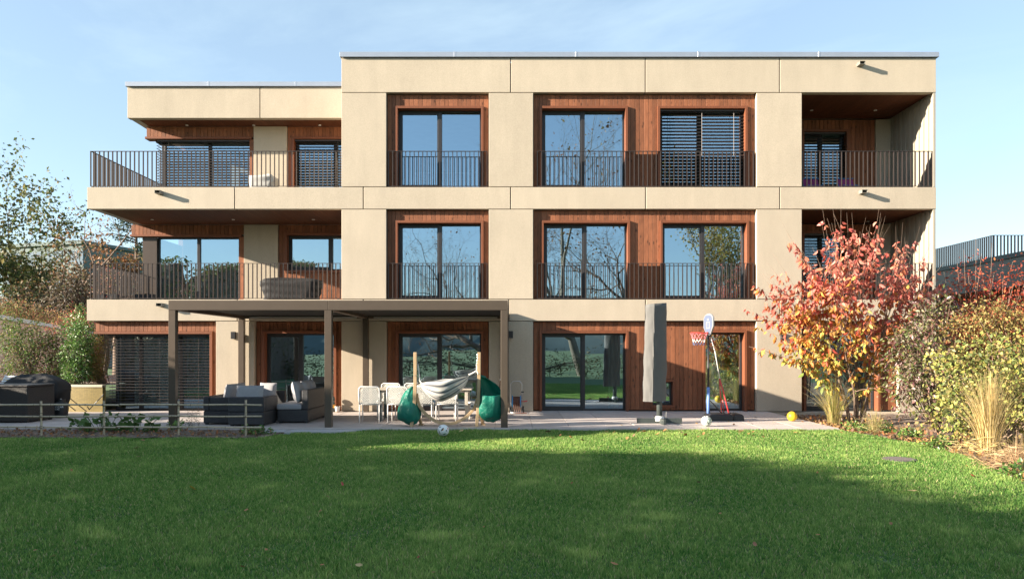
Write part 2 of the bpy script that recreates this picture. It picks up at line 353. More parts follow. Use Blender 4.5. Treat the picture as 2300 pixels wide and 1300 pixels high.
def branch_system(rng, p, d, L, r, levels, spread=0.7, up=0.15, wob=0.18, kids=(3, 5), ratio=0.62, nseg=5):
    """list of (points, radii) and of (tip point, direction, level)"""
    out, tips = [], []
    def go(p, d, L, r, lev):
        pts = [p.copy()]; rr = [r]; d = d.normalized(); q = p.copy()
        for i in range(nseg):
            d = (d+Vector((rng.gauss(0, wob), rng.gauss(0, wob), rng.gauss(0, wob)+up))).normalized()
            q = q+d*(L/nseg); pts.append(q.copy()); rr.append(r*(1-0.65*(i+1)/nseg))
        out.append((pts, rr, lev)); tips.append((pts, lev))
        if lev >= levels: return
        for k in range(rng.randint(*kids)):
            if k == 0:
                go(pts[-1], pts[-1]-pts[-2], L*ratio*rng.uniform(.9, 1.2), rr[-1], lev+1); continue
            t = rng.uniform(0.3, 1.0); i = min(int(t*nseg), nseg-1); b = pts[i].lerp(pts[i+1], t*nseg-i)
            bd = (pts[i+1]-pts[i]).normalized(); o = bd.orthogonal().normalized(); o.rotate(Quaternion(bd, rng.uniform(0, 6.283)))
            go(b, bd*(1-spread*0.5)+o*spread, L*ratio*rng.uniform(0.7, 1.15), max(rr[i]*0.6, 0.004), lev+1)
    go(Vector(p), Vector(d), L, r, 0)
    return out, tips

# ================================================================== THE SETTING
def sheet(name, poly, z, m, kind='structure', parent=None):
    me = bpy.data.meshes.new(name); me.from_pydata([(x, y, z) for x, y in poly], [], [tuple(range(len(poly)))])
    o = link(name, me, m, parent)
    if parent is None: tag(o, kind=kind)
    return o
sheet('ground', [(1500*math.cos(2*math.pi*i/48), 1500*math.sin(2*math.pi*i/48)) for i in range(48)], -0.16, 'earth')
EDGE = [(6.85, -4.42), (7.05, -5.6), (7.25, -6.9), (7.15, -8.0), (6.95, -8.9), (6.55, -10.0), (6.25, -11.0), (6.2, -14.0), (6.6, -26.0)]
def lawn_right(y):
    for (x0, y0), (x1, y1) in zip(EDGE, EDGE[1:]):
        if y1 <= y <= y0: return x0+(x1-x0)*(y0-y)/(y0-y1)
    return 6.85
LAWNZ = -0.05
sheet('lawn', [(-14.5, -26), (-14.5, -5.80), (-4.75, -5.80), (-4.35, -5.1), (-3.35, -4.92), (-3.0, -4.40)]+EDGE, LAWNZ, 'earth')
PATX0, PATX1, PATY0, PATY1 = -13.2, 6.85, -4.38, 0.36
patio = tag(box('patio', PATX0, PATX1, PATY0, PATY1, -0.15, -0.045, 'concrete_grey'), kind='structure')
TW, TD = 0.796, 0.788
nx, ny = int(round((PATX1-PATX0)/TW)), int(round((PATY1-PATY0)/TD))
tw, td = (PATX1-PATX0)/nx, (PATY1-PATY0)/ny
for i in range(nx):
    for j in range(ny):
        link('paving_slab', boxmesh(tw-0.006, td-0.006, 0.043, 'paving', 0.003), None, patio,
             (PATX0+(i+.5)*tw-patio.location.x, PATY0+(j+.5)*td-patio.location.y, -0.0215+R.uniform(-.0015, .0015)-patio.location.z))
# pale step slab between patio and lawn
sb = MB(); sb.add([(-5.25, -4.40, 0), (-3.05, -4.40, 0), (-3.45, -4.92, 0), (-5.0, -4.92, 0), (-5.25, -4.40, -.1), (-3.05, -4.40, -.1), (-3.45, -4.92, -.1), (-5.0, -4.92, -.1)],
   [(0, 3, 2, 1), (3, 7, 6, 2), (0, 4, 7, 3), (1, 2, 6, 5)])
tag(sb.build('step_slab', 'step', loc=(0, 0, -0.018)), kind='structure')
def rough_sheet(name, poly_fn, nu, nv, m, amp, seed):
    rr = random.Random(seed); mb = MB()
    mb.grid(lambda u, v: Vector(poly_fn(u, v))+Vector((0, 0, rr.uniform(-amp, amp))), nu, nv)
    return tag(mb.build(name, m, smooth=False), kind='structure')
rough_sheet('flower_bed', lambda u, v: (-14.5+u*(14.5-4.72)+0.22*v*(1 if u > .98 else 0), -5.86+v*1.46, -0.03), 120, 18, 'soil', 0.018, 3)
def bedr(u, v):
    y = -26+u*26.3; return (lawn_right(min(y, -4.42))+v*(9-0.0*u), y, -0.055+0.02*v-0.03*(u > .9))
rough_sheet('planting_bed', bedr, 160, 50, 'soil', 0.02, 4)
# raised bed on the left with its curved retaining wall
sheet('raised_bed', [(-22, .22), (-16, .26), (-13.5, .16), (-12.4, 0.06), (-11.7, -0.04), (-11.25, -.06), (-11.24, 9), (-22, 9)], 0.69, 'soil')
# distant hills on the horizon
hb = MB(); rr = random.Random(12); H = []
for i in range(97):
    a = 2*math.pi*i/96; H.append((math.cos(a)*1150, math.sin(a)*1150, 26+rr.uniform(0, 22)+22*math.sin(a*3+1)+14*math.sin(a*7)))
H[-1] = H[0]
vs = []; fs = []
for i, (x, y, h) in enumerate(H): vs += [(x*0.93, y*0.93, -0.2), (x, y, max(h, 12)), (x*1.1, y*1.1, -0.2)]
for i in range(96):
    fs += [(3*i, 3*i+3, 3*i+4, 3*i+1), (3*i+1, 3*i+4, 3*i+5, 3*i+2)]
hb.add(vs, fs); tag(hb.build('hills', 'hill', smooth=True), kind='structure')

# ================================================================== THE APARTMENT BUILDING
B = thing('apartment_building', 'three-storey beige concrete apartment building with reddish timber cladding and set-back top floor', 'building')
Z1B, Z1, Z2B, Z2, ZRB, ZR = fz(721), 3.0, fz(470), 6.0, fz(208.5), fz(131)
XL, XM, XR = fx(194.5), fx(766), fx(2103.5)
G = 0.013
def panel(x0, x1, z0, z1, y0=0.0, y1=0.20, name='concrete_panel'):
    return box(name, x0+G, x1-G, y0, y1, z0+G*.6, z1-G*.6, 'concrete', B, 0.006)
def band(px, z0, z1, y0=0.0, y1=0.2):
    for a, b in zip(px, px[1:]): panel(a, b, z0, z1, y0, y1)
band([fx(p) for p in (766, 1147, 1449.5, 1751, 2103.5)], ZRB, ZR)
band([fx(p) for p in (194.5, 527, 816, 1147, 1450, 1751.5, 2104)], Z2B, Z2)
band([fx(p) for p in (194, 533, 816, 1143, 1450, 1751.5, 2104)], Z1B, Z1)
for z0, z1 in ((0.0, Z1B), (Z1, Z2B), (Z2, ZRB)):
    for a, b in ((766, 868.5), (1097, 1198.5), (1698.5, 1802)): panel(fx(a), fx(b), z0, z1, 0.0, 0.45)
panel(fx(484), fx(572), 0.0, Z1B, 0.0, 0.45); panel(fx(2018), fx(2104), -0.02, Z1B, 0.0, 0.45)
box('plinth', 6.87, XR-0.02, 0.03, 0.5, -0.6, -0.012, 'concrete', B, 0.006)
box('plinth', XL+0.25, 6.865, 0.37, 0.52, -0.3, -0.004, 'concrete_grey', B)
YB = 19.0
# slabs, roofs, inner walls
box('floor_slab', XL+0.01, XR-0.01, 0.21, YB, Z1B+0.03, Z1-0.008, 'concrete_grey', B)
box('floor_slab', XL+0.01, XR-0.01, 0.21, YB, Z2B+0.03, Z2-0.008, 'concrete_grey', B)
box('floor_slab', -11.2, XR-0.02, 0.53, YB, -0.30, -0.006, 'parquet', B)
box('roof_slab', XM+0.01, XR-0.01, 0.21, YB, ZRB+0.03, ZR-0.05, 'concrete_grey', B)
YR = 2.2                                                       # set-back roof of the left wing
XRL = at(285, 200, YR).x
band([XRL, at(584, 0, YR).x, XM-0.005], ZRB, ZR, YR, YR+0.2)
box('roof_slab', XRL+0.01, XM-0.01, YR+0.21, YB, ZRB+0.03, ZR-0.05, 'concrete_grey', B)
def coping(x0, x1, y, joints, side):
    c = box('coping', x0, x1, y-0.06, y+0.35, ZR+0.012, ZR+0.145, 'coping', B, 0.004)
    for j in joints:
        q = boxmesh(0.055, 0.412, 0.136, 'coping', 0.002); o = link('joint_cover', q, None, c, (j-c.location.x, -0.002, 0.0025))
coping(fx(764), fx(2107), 0.0, [fx(p) for p in (1022, 1294, 1568, 1838)], 1)
coping(at(283, 0, YR).x, XM-0.01, YR, [at(p, 0, YR).x for p in (470, 665)], 0)
def wall(x0, x1, y0, y1, z0, z1, m='plaster'): return box('inner_wall', x0, x1, y0, y1, z0, z1, m, B)
for z0, z1 in ((0.0, Z1B+.02), (Z1, Z2B+.02), (Z2, ZRB+.02)):
    wall(-11.15 if z0 < 7 else XM, XR-.05, 5.6, 5.75, z0, z1)
    wall(-.12, .08, 0.46, 5.59, z0, z1); wall(7.55, 7.74, 0.46, 5.59, z0, z1)
    box('side_wall', XR-.10, XR-.02, 2.36, YB, z0, z1, 'concrete', B)
    wall(XM+.03, XM+.18, 0.46, 5.59, z0, z1)
    box('rear_wall', -11.15, XR-.11, YB-.3, YB-.1, z0, z1, 'concrete', B)
wall(-7.5, -7.3, 0.46, 5.59, 0.0, Z1B+.02)
box('side_wall', -11.0, -10.93, .82, YB, 0.0, Z1B+.02, 'wood', B)
box('side_wall', -11.15, -11.0, 5.0, YB, Z1, Z2B+.02, 'wood', B)
box('side_wall', -11.15, -11.0, 5.2, YB, Z2, ZRB+.02, 'wood', B)
box('side_wall', XM+.02, XM+.028, 0.21, YB, Z2, ZR-.06, 'concrete', B)

def clad(name, x0, x1, z0, z1, y, holes=(), step=0.118, depth=0.028):
    """backing board with the vertical planks in front of it; holes are left open"""
    bk = MB()
    xs = sorted({x0, x1, *[h[0] for h in holes], *[h[1] for h in holes]}); xs = [x for x in xs if x0 <= x <= x1]
    def spans(xm):
        zs = [(z0, z1)]
        for h in holes:
            if h[0] < xm < h[1]:
                nz = []
                for a, b in zs:
                    if h[2] > a: nz.append((a, min(b, h[2])))
                    if h[3] < b: nz.append((max(a, h[3]), b))
                zs = [q for q in nz if q[1]-q[0] > 0.01]
        return zs
    for a, b in zip(xs, xs[1:]):
        for c, d in spans((a+b)/2): bk.box(a, b, y+depth+.002, y+depth+.05, c, d)
    root = bk.build(name, 'interior_dark', B)
    n = max(1, round((x1-x0)/step)); cuts = [x0+(x1-x0)*i/n for i in range(n+1)]
    for h in holes:
        for e in (h[0], h[1]):
            if x0 < e < x1: cuts.append(e)
    cuts = sorted(cuts); cc = [cuts[0]]
    for c in cuts[1:]:
        if c-cc[-1] < 0.03 and c != cuts[-1]: 
            if any(abs(c-e) < 1e-6 for h in holes for e in h[:2]): cc[-1] = c if cc[-1] != cuts[0] else cc[-1]
            continue
        cc.append(c)
    for a, b in zip(cc, cc[1:]):
        for c, d in spans((a+b)/2):
            o = box('plank', a+.0035, b-.0035, y+R.uniform(-.002, .002), y+depth, c+.003, d-.003, 'wood', root, 0.003)
    return root

def window(x0, x1, z0, z1, y, mull=0.5, sash='left', trim=0.068, proud=0.065, depth=0.20, sill=False, panes=2, inner_bottom=True):
    """timber surround standing proud of the planks, dark frame and panes set back"""
    a, b, c, d = x0+trim, x1-trim, z0+(trim if sill else 0.0), z1-trim
    yf = y+depth-0.04; f = MB(); t = 0.045
    f.box(a, a+t, yf, yf+.09, c, d); f.box(b-t, b, yf, yf+.09, c, d); f.box(a+t, b-t, yf, yf+.09, d-t, d); f.box(a+t, b-t, yf, yf+.09, c, c+t*1.2)
    w = f.build('window', 'window_frame', B)
    s = MB(); s.box(x0, a-.001, y-proud, y+depth+.04, z0, z1); s.box(b+.001, x1, y-proud, y+depth+.04, z0, z1); s.box(a, b, y-proud+.001, y+depth+.04, d+.001, z1-.001)
    if sill: s.box(a, b, y-proud+.001, y+depth+.04, z0, c-.001)
    s.build('timber_surround', 'wood_trim', w, bev=0.004)
    def pane(pa, pb, pc, pd, py):
        tx, tz = R.uniform(-.003, .003), R.uniform(-.004, .004); me = bpy.data.meshes.new('pane'); me.from_pydata([(pa, py-tx-tz, pc), (pb, py+tx-tz, pc), (pb, py+tx+tz, pd), (pa, py-tx+tz, pd)], [], [(0, 1, 2, 3)]); link('pane', me, 'glass', w)
    if panes == 1: pane(a+t, b-t, c+t*1.2, d-t, yf+.04)
    else:
        xm = a+(b-a)*mull; mw = 0.047
        q = MB(); q.box(xm-mw, xm+mw, yf-.012, yf+.08, c+.001, d-.001)
        (l, r) = (a+t, xm-mw) if sash == 'left' else (xm+mw, b-t)
        st = 0.055
        q.box(l, l+st, yf+.012, yf+.06, c+t, d-t); q.box(r-st+.02, r, yf+.012, yf+.06, c+t, d-t); q.box(l+st, r-st+.02, yf+.012, yf+.06, d-t-st, d-t); q.box(l+st, r-st+.02, yf+.012, yf+.06, c+t, c+t+st*1.3)
        q.build('sash', 'window_frame', w, bev=0.003)
        pane(l+st, r-st+.02, c+t+st, d-t-st, yf+.035)
        (l2, r2) = (xm+mw, b-t) if sash == 'left' else (a+t, xm-mw)
        pane(l2, r2, c+t, d-t, yf+.05)
    return w

def blind(x0, x1, z0, z1, y, tilt=35, pitch=0.085, dep=0.078, closed_below=None, axis='x', mname='slat'):
    """outside venetian blind: head box with the slats under it"""
    hb = MB(); hb.box(x0, x1, -0.05, 0.05, z1-0.05, z1)
    for q in (0.12, 0.5, 0.88):
        xx = x0+(x1-x0)*q; hb.tube([(xx, -0.042, z0+.01), (xx, -0.042, z1-.04)], 0.0035, 4)
    if axis == 'x': o = hb.build('blind', mname, B, (0, y, 0))
    else: o = hb.build('blind', mname, B, (y, 0, 0), (0, 0, math.pi/2))
    n = int((z1-0.06-z0)/pitch); w = (x1-x0)-.01
    def sm(t):
        mb = MB(); tt = math.radians(t); pts = []
        for k in range(4):
            u = (k/3-.5)*dep; h = 0.010*(1-(2*k/3-1)**2); pts.append((u*math.cos(tt)-h*math.sin(tt), u*math.sin(tt)+h*math.cos(tt)))
        th = 0.0022
        vs = [(s*w/2, p[0], p[1]+q) for q in (-th/2, th/2) for s in (-1, 1) for p in pts]
        fs = []
        for k in range(3): fs += [(k, k+1, 4+k+1, 4+k), (8+k, 12+k, 12+k+1, 8+k+1)]
        fs += [(0, 4, 12, 8), (3, 11, 15, 7)]; mb.add(vs, fs); return mb.mesh(True, mname)
    mA, mB_ = sm(tilt), sm(tilt if closed_below is None else closed_below[1])
    for i in range(n):
        z = z1-0.075-i*pitch; me = mA if (closed_below is None or z > closed_below[0]) else mB_
        link('slat', me, None, o, ((x0+x1)/2, R.uniform(-.003, .003), z), (0, R.gauss(0, .0012), 0))
    return o

BARC = {}
def railing(x0, x1, y, z0, h=0.97, pitch=0.118, ends=True):
    rb = MB(); rb.box(x0, x1, y-.022, y+.022, z0+h-.012, z0+h); rb.box(x0, x1, y-.018, y+.018, z0+.022, z0+.034)
    k = max(1, round((x1-x0)/1.0))
    for i in range(k+1):
        xx = x0+.06+(x1-x0-.12)*i/k; rb.box(xx-.02, xx+.02, y-.012, y+.03, z0-.006, z0+.022)
    o = rb.build('railing', 'railing', B); n = round((x1-x0)/pitch)
    me = boxmesh(0.019, 0.040, h-.046, 'railing')
    for i in range(n+1):
        xx = x0+.010+(x1-x0-.020)*i/n; link('bar', me, None, o, (xx, y, z0+.034+(h-.046)/2))
    return o

# ---------- main block bays
YW = 0.135
LV = {0: (0.0, Z1B), 1: (Z1, Z2B), 2: (Z2, ZRB)}
WT = {0: fz(742.5), 1: fz(494), 2: fz(236)}
for lv in (0, 1, 2):
    z0, z1 = LV[lv]; zt = WT[lv]; zf = z0+0.005
    # bay between the first two piers
    a, b = fx(868.5), fx(1097); h = (fx(886.5), fx(1086), z0-.01, zt)
    clad('timber_cladding', a, b, z0+(.03 if lv == 0 else .006), z1-.012, YW, [h]); window(h[0], h[1], zf, zt, YW, 0.5)
    # wide bay
    a, b = fx(1198.5), fx(1698.5)
    hA = {0: (fx(1212), fx(1413)), 1: (fx(1216), fx(1416.5)), 2: (fx(1212), fx(1411.5))}[lv]
    hB = {0: (fx(1581), fx(1680)), 1: (fx(1484), fx(1685)), 2: (fx(1478.5), fx(1681.5))}[lv]
    holes = [(hA[0], hA[1], z0-.01, zt), (hB[0], hB[1], z0-.01, zt+(.0 if lv else .02))]
    if lv == 0: holes.append((fx(1462), fx(1519), fz(916), fz(852)))
    clad('timber_cladding', a, b, z0+(.03 if lv == 0 else .006), z1-.012, YW, holes)
    window(hA[0], hA[1], zf, zt, YW, 0.5)
    if lv == 0:
        window(hB[0], hB[1], zf, zt+.02, YW, panes=1)
        window(fx(1462), fx(1519), fz(916), fz(852), YW, panes=1, sill=True, proud=0.03)
    else: window(hB[0], hB[1], zf, zt, YW, 0.5 if lv == 1 else .49)
    if lv == 2: blind(hB[0]+.075, hB[1]-.075, z0+.03, zt-.07, YW+.075, 20, 0.088, closed_below=(z0+1.05, 33))
    if lv:
        railing(fx(871), fx(1094.5), 0.055, z0); railing(fx(1206), fx(1694), 0.055, z0)
    # right bay
    if lv == 0:
        a, b = fx(1802), fx(2018); h = (fx(1808), fx(1981), -.01, zt)
        clad('timber_cladding', a, b, .03, z1-.012, YW, [h]); window(h[0], h[1], zf, zt, YW, 0.5)
    else:
        yl = 2.3; s = F/(CAMD+yl); X = lambda p: (p-CX)/s
        z2 = z1-.012; wt = {1: fz(488), 2: CAMZ+(HY-292)/s}[lv]; wt = min(wt, z1-.22)
        h = (X(1800), X(1905), z0-.01, wt)
        clad('timber_cladding', 7.76, X(1965), z0+.02, z2, yl, [h]); w = window(h[0], h[1], zf+.01, wt, yl, 0.45)
        panel(X(1965), 11.30, z0, z1, yl-.03, yl+.3)
        blind(h[0]+.075, h[1]-.075, z0+.05, wt-.07, yl+.05, 22, 0.088, closed_below=(z0+1.15, 40))
        railing(fx(1803.5), fx(2098), 0.055, z0)
        fl = MB(); k = 19; y0 = 0.012; dy = (2.28-y0)/k       # fluted side screen
        for i in range(k):
            off = 0.030 if i % 2 else 0.0; fl.box(11.27+off, 11.335, y0+i*dy, y0+(i+1)*dy-(.0 if i % 2 else .004), z0+.004, z1+.026)
        fl.build('side_screen', 'cheek', B)
        box('inner_wall', 7.745, 7.775, 0.46, 2.28, z0, z1, 'wood', B)
# drip profile shadow gap under the bands and timber soffits of loggias / balconies
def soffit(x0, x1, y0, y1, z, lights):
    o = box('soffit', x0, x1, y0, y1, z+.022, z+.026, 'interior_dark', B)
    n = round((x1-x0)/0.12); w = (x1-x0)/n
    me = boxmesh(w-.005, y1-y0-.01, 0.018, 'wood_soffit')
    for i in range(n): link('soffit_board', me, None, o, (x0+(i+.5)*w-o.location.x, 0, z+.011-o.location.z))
    dl = MB(); dl.lathe([(0.045, 0), (0.045, 0.012)], 14); dm = dl.mesh(False, 'white_paint')
    for (lx, ly) in lights: link('downlight', dm, None, o, (lx-o.location.x, ly-o.location.y, z-.011-o.location.z))
def ceilpt(px, py, z): d = F*(z-CAMZ)/(HY-py); return ((px-CX)*d/F, d-CAMD)
zs2, zs1, zsr = Z2B+.012, Z1B+.012, ZRB+.012
soffit(XL+.25, XM+.02, 0.24, 2.52, zs2-.0, [ceilpt(p, 493, zs2) for p in (342, 524, 704)])
soffit(XRL+.25, XM+.02, YR+.24, 3.07, zsr, [ceilpt(p, 281.5, zsr) for p in (420, 570, 718)])
for zz, pts in ((zs2, [(1950, 497)]), (zsr, [(1823, 248), (1966, 248)])):
    soffit(7.78, 11.265, 0.24, 2.3, zz, [ceilpt(p, q, zz) for p, q in pts])

# ---------- left wing, first floor (back wall at 2.5 m)
y = 2.5; s = F/(CAMD+y); X = lambda p: (p-CX)/s; Zp = lambda p: CAMZ+(HY-p)/s
zl = Zp(527)
clad('timber_cladding', X(295), X(548), zl, zs2-.004, y)                           # lintel
box('lintel_trim', X(293), X(543), y-.055, y+.26, zl-.062, zl-.003, 'wood_trim', B, 0.004)
box('corner_panel', X(322), X(350), y+.06, y+.12, Z1, zl-.065, 'bronze', B)
box('side_rail', X(316), X(320), y+.12, y+.16, Z1, zl-.065, 'bronze', B)
clad('timber_cladding', X(536), X(548), Z1, zl-.065, y+.005)
def flatwindow(x0, x1, z0, z1, y, mulls):
    f = MB(); t = .05
    f.box(x0, x0+t, y, y+.08, z0, z1); f.box(x1-t, x1, y, y+.08, z0, z1); f.box(x0+t, x1-t, y, y+.08, z1-t, z1); f.box(x0+t, x1-t, y, y+.08, z0, z0+t)
    for m in mulls: f.box(m-.045, m+.045, y-.01, y+.07, z0+t, z1-t)
    w = f.build('window', 'window_frame', B, bev=0.003)
    e = [x0+t]+[q for m in mulls for q in (m-.045, m+.045)]+[x1-t]
    for a, b in zip(e[::2], e[1::2]):
        me = bpy.data.meshes.new('pane'); me.from_pydata([(a, y+.04, z0+t), (b, y+.04, z0+t), (b, y+.04, z1-t), (a, y+.04, z1-t)], [], [(0, 1, 2, 3)]); link('pane', me, 'glass', w)
    return w
flatwindow(X(350), X(536), Z1+.01, zl-.065, y+.14, [X(442)])
def sideglass(x, y0, y1, z0, z1):
    f = MB(); f.box(x-.04, x+.04, y0, y0+.05, z0, z1); f.box(x-.04, x+.04, y1-.05, y1, z0, z1); f.box(x-.04, x+.04, y0+.05, y1-.05, z1-.05, z1); f.box(x-.04, x+.04, y0+.05, y1-.05, z0, z0+.05)
    w = f.build('window', 'window_frame', B)
    me = bpy.data.meshes.new('pane'); me.from_pydata([(x, y1-.05, z0+.05), (x, y0+.05, z0+.05), (x, y0+.05, z1-.05), (x, y1-.05, z1-.05)], [], [(0, 1, 2, 3)]); link('pane', me, 'glass', w)
sideglass(X(322)+.06, y+.2, 4.95, Z1, zl)
panel(X(548), X(626), Z1, Z2B+.01, y-.05, y+.3)
zw0, zw1 = Zp(612), Zp(523)
hole = (X(640), XM+.6, zw0, zw1)
clad('timber_cladding', X(626), XM+.02, Z1+.006, zs2-.004, y, [hole]); window(hole[0], hole[1], zw0, zw1, y, 0.47, sill=True, proud=.05)
# ---------- left wing, second floor (back wall at 3.05 m)
y = 3.05; s = F/(CAMD+y)
zl = Zp(308)
clad('timber_cladding', X(329), X(570), zl, zsr-.004, y)
box('lintel_trim', X(327), X(566), y-.055, y+.26, zl-.07, zl-.003, 'wood_trim', B, 0.004)
clad('timber_cladding', X(560), X(570), Z2, zl-.075, y+.005)
flatwindow(X(362), X(560), Z2+.01, zl-.075, y+.22, [X(465)])
blind(X(352), X(559), Z2+.04, zl-.075, y+.09, 18, 0.085, closed_below=(Z2+1.55, 30))
blind(y+.14, 5.1, Z2+.04, zl-.075, X(352)-.05, 18, 0.085, axis='y')
sideglass(X(352)+.08, y+.26, 5.15, Z2, zl)
panel(X(570), X(646), Z2, ZRB+.01, y-.05, y+.3)
hole = (X(656), XM+.6, Z2-.01, Zp(308))
clad('timber_cladding', X(646), XM+.02, Z2+.006, zsr-.004, y, [hole]); window(hole[0], hole[1], Z2+.005, hole[3], y, 0.47, proud=.05)
blind(hole[0]+.075, XM+.5, Z2+.04, hole[3]-.07, y+.075, 18, 0.085, closed_below=(Z2+1.55, 30))
# dark floor sheets added to cut bounced light; railings, with the side run
for z, yb_ in ((Z1, 2.48), (Z2, 3.02)): box('added_floor', XL+.16, XM-.02, .22, yb_, z-.006, z+.004, 'dim_floor', B)
for z in (Z1, Z2): box('added_floor', 7.78, 11.26, .22, 2.27, z-.006, z+.004, 'dim_floor', B)
for z in (Z1, Z2):
    railing(fx(200.5), fx(764), 0.055, z)
    sx = fx(200.5)+.022; sbm = MB(); sbm.box(sx-.022, sx+.022, 0.08, 5.0, z+.958, z+.97); sbm.box(sx-.018, sx+.018, 0.08, 5.0, z+.022, z+.034)
    so = sbm.build('railing', 'railing', B); bb = MB()
    for i in range(42): bb.box(sx-.020, sx+.020, .165+i*.115, .181+i*.115, z+.034, z+.958)
    q = bb.build('bar_row', 'railing', so); q['kind'] = 'stuff'
# ---------- left wing, ground floor
zl = fz(744); x0, x1 = fx(208.5), fx(484)
clad('timber_cladding', x0, x1, zl, Z1B-.012, YW)
box('lintel_trim', x0-.01, fx(474), YW-.06, YW+.26, zl-.068, zl-.002, 'wood_trim', B, 0.004)
box('jamb_trim', fx(468), fx(474), YW-.06, YW+.26, 0.0, zl-.07, 'wood_trim', B, 0.004)
clad('timber_cladding', fx(474)+.002, x1, 0.02, zl-.003, YW)
flatwindow(fx(243), fx(468), 0.01, zl-.07, YW+.26, [fx(300), fx(392)])
blind(fx(235), fx(467), 0.03, zl-.072, YW+.10, 5, 0.080, 0.060)
blind(YW+.17, .8, 0.03, zl-.072, fx(235)-.03, 10, 0.080, axis='y')
sideglass(fx(243), YW+.35, .80, 0, zl)
a, b = fx(572), fx(766); h = (fx(586), fx(753.5), -.01, WT[0])
clad('timber_cladding', a, b, .03, Z1B-.012, YW, [h]); window(h[0], h[1], .005, WT[0], YW, 0.5)

# ---------- water spouts
sp = MB(); sp.box(-.075, .075, -.20, .0, .035, .043); sp.box(-.075, .075, -.20, .0, -.043, -.035); sp.box(-.075, -.067, -.20, .0, -.035, .035); sp.box(.067, .075, -.20, .0, -.035, .035)
sp.use('concrete').box(-.067, .067, -.02, .0, -.034, .034)
spm = sp.mesh(False)
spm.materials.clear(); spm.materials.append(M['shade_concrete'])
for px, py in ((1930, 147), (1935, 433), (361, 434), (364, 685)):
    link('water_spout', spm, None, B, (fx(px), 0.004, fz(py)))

# ---------- curtains, rooms' things seen through the glass
def curtain(x0, x1, y, z0, z1, m, folds=9, amp=.04):
    mb = MB(); mb.grid(lambda u, v: (x0+(x1-x0)*u, y+amp*math.sin(u*folds*6.283)+.012*math.sin(u*folds*2.1*6.283+v), z0+(z1-z0)*v), folds*10, 2)
    return mb.build('curtain', m, B, smooth=True)
curtain(fx(276), fx(372), .62, .02, 2.0, 'curtain', 8); curtain(fx(396), fx(462), .66, .02, 2.0, 'curtain_teal', 6)
curtain(fx(1372), fx(1408), .55, .02, 2.1, 'curtain_teal', 4); curtain(fx(1593), fx(1640), .58, .02, 2.1, 'curtain', 5, .03)
curtain(fx(1654), fx(1672), .55, .02, 2.1, 'curtain_teal', 2, .03); curtain(fx(742), fx(752), .55, .02, 2.1, 'curtain', 2, .03)
curtain(fx(888), fx(904), .62, .02, 2.1, 'curtain_teal', 2, .03); curtain(fx(1828), fx(1850), .58, .02, 2.1, 'curtain_teal', 3)
curtain(fx(1484), fx(1494), .58, Z1+.02, Z1+2.1, 'curtain_teal', 2, .03)

# ================================================================== THINGS ROUND THE HOUSE
# ---------- pergola
pg = thing('pergola', 'bronze flat-roofed metal pergola standing over the terrace dining and lounge area', 'pergola', (-3.67, -2.15, 0))
PX0, PX1, PYF, PYB = -7.25, -0.09, -4.22, -0.06
ox, oy = pg.location.x, pg.location.y
def pgbox(name, x0, x1, y0, y1, z0, z1, m='pergola', bev=.004): return box(name, x0-ox, x1-ox, y0-oy, y1-oy, z0, z1, m, pg, bev)
HB, HT = 2.475, 2.680
for x in (PX0, -3.955, PX1-.145):
    for yy in (PYF, PYB-.14): pgbox('post', x, x+.145, yy, yy+.14, 0.0, HB-.002)
for x in (PX0, -3.955, PX1-.145): pgbox('side_beam', x+.001, x+.144, PYF+.142, PYB-.142, HB, HT-.004)
pgbox('front_beam', PX0, -3.885, PYF, PYF+.14, HB, HT); pgbox('front_beam', -3.880, PX1, PYF, PYF+.14, HB, HT)
pgbox('rear_beam', PX0, PX1, PYB-.14, PYB, HB, HT)
for a, b in ((PX0+.147, -3.957), (-3.808, PX1-.147)):
    n = 22; w = (PYB-.145-PYF-.145)/n
    for i in range(n):
        o = pgbox('louvre', a, b, PYF+.143+i*w, PYF+.143+(i+1)*w-.004, HB+.075, HB+.105, 'louvre', 0.0)
    pgbox('light_strip', a+.15, b-.15, PYB-.165, PYB-.142, HB+.02, HB+.035, 'white_paint', 0.0)

# ---------- wall lamps
def wall_lamp(px, py, label):
    t = thing('wall_lamp', label, 'lamp', (fx(px), 0.0, fz(py)), group='box lamps on the concrete piers')
    m = MB(); m.box(-.058, .058, -.10, -.012, -.095, .095); m.build('lamp_body', 'window_frame', t, bev=.004)
    m = MB(); m.box(-.045, .045, -.013, .003, -.07, .07); m.build('back_plate', 'steel_green', t)
    m = MB(); m.box(-.045, .045, -.09, -.025, -.0975, -.0945); m.build('diffuser', 'white_paint', t)
wall_lamp(526, 753, 'dark box lamp on the concrete pier between the blind and the pergola post')
wall_lamp(1147.5, 751.5, 'dark box lamp on the shaded pier just right of the pergola')
wall_lamp(1757, 756, 'box lamp on the pier half hidden by the autumn tree')

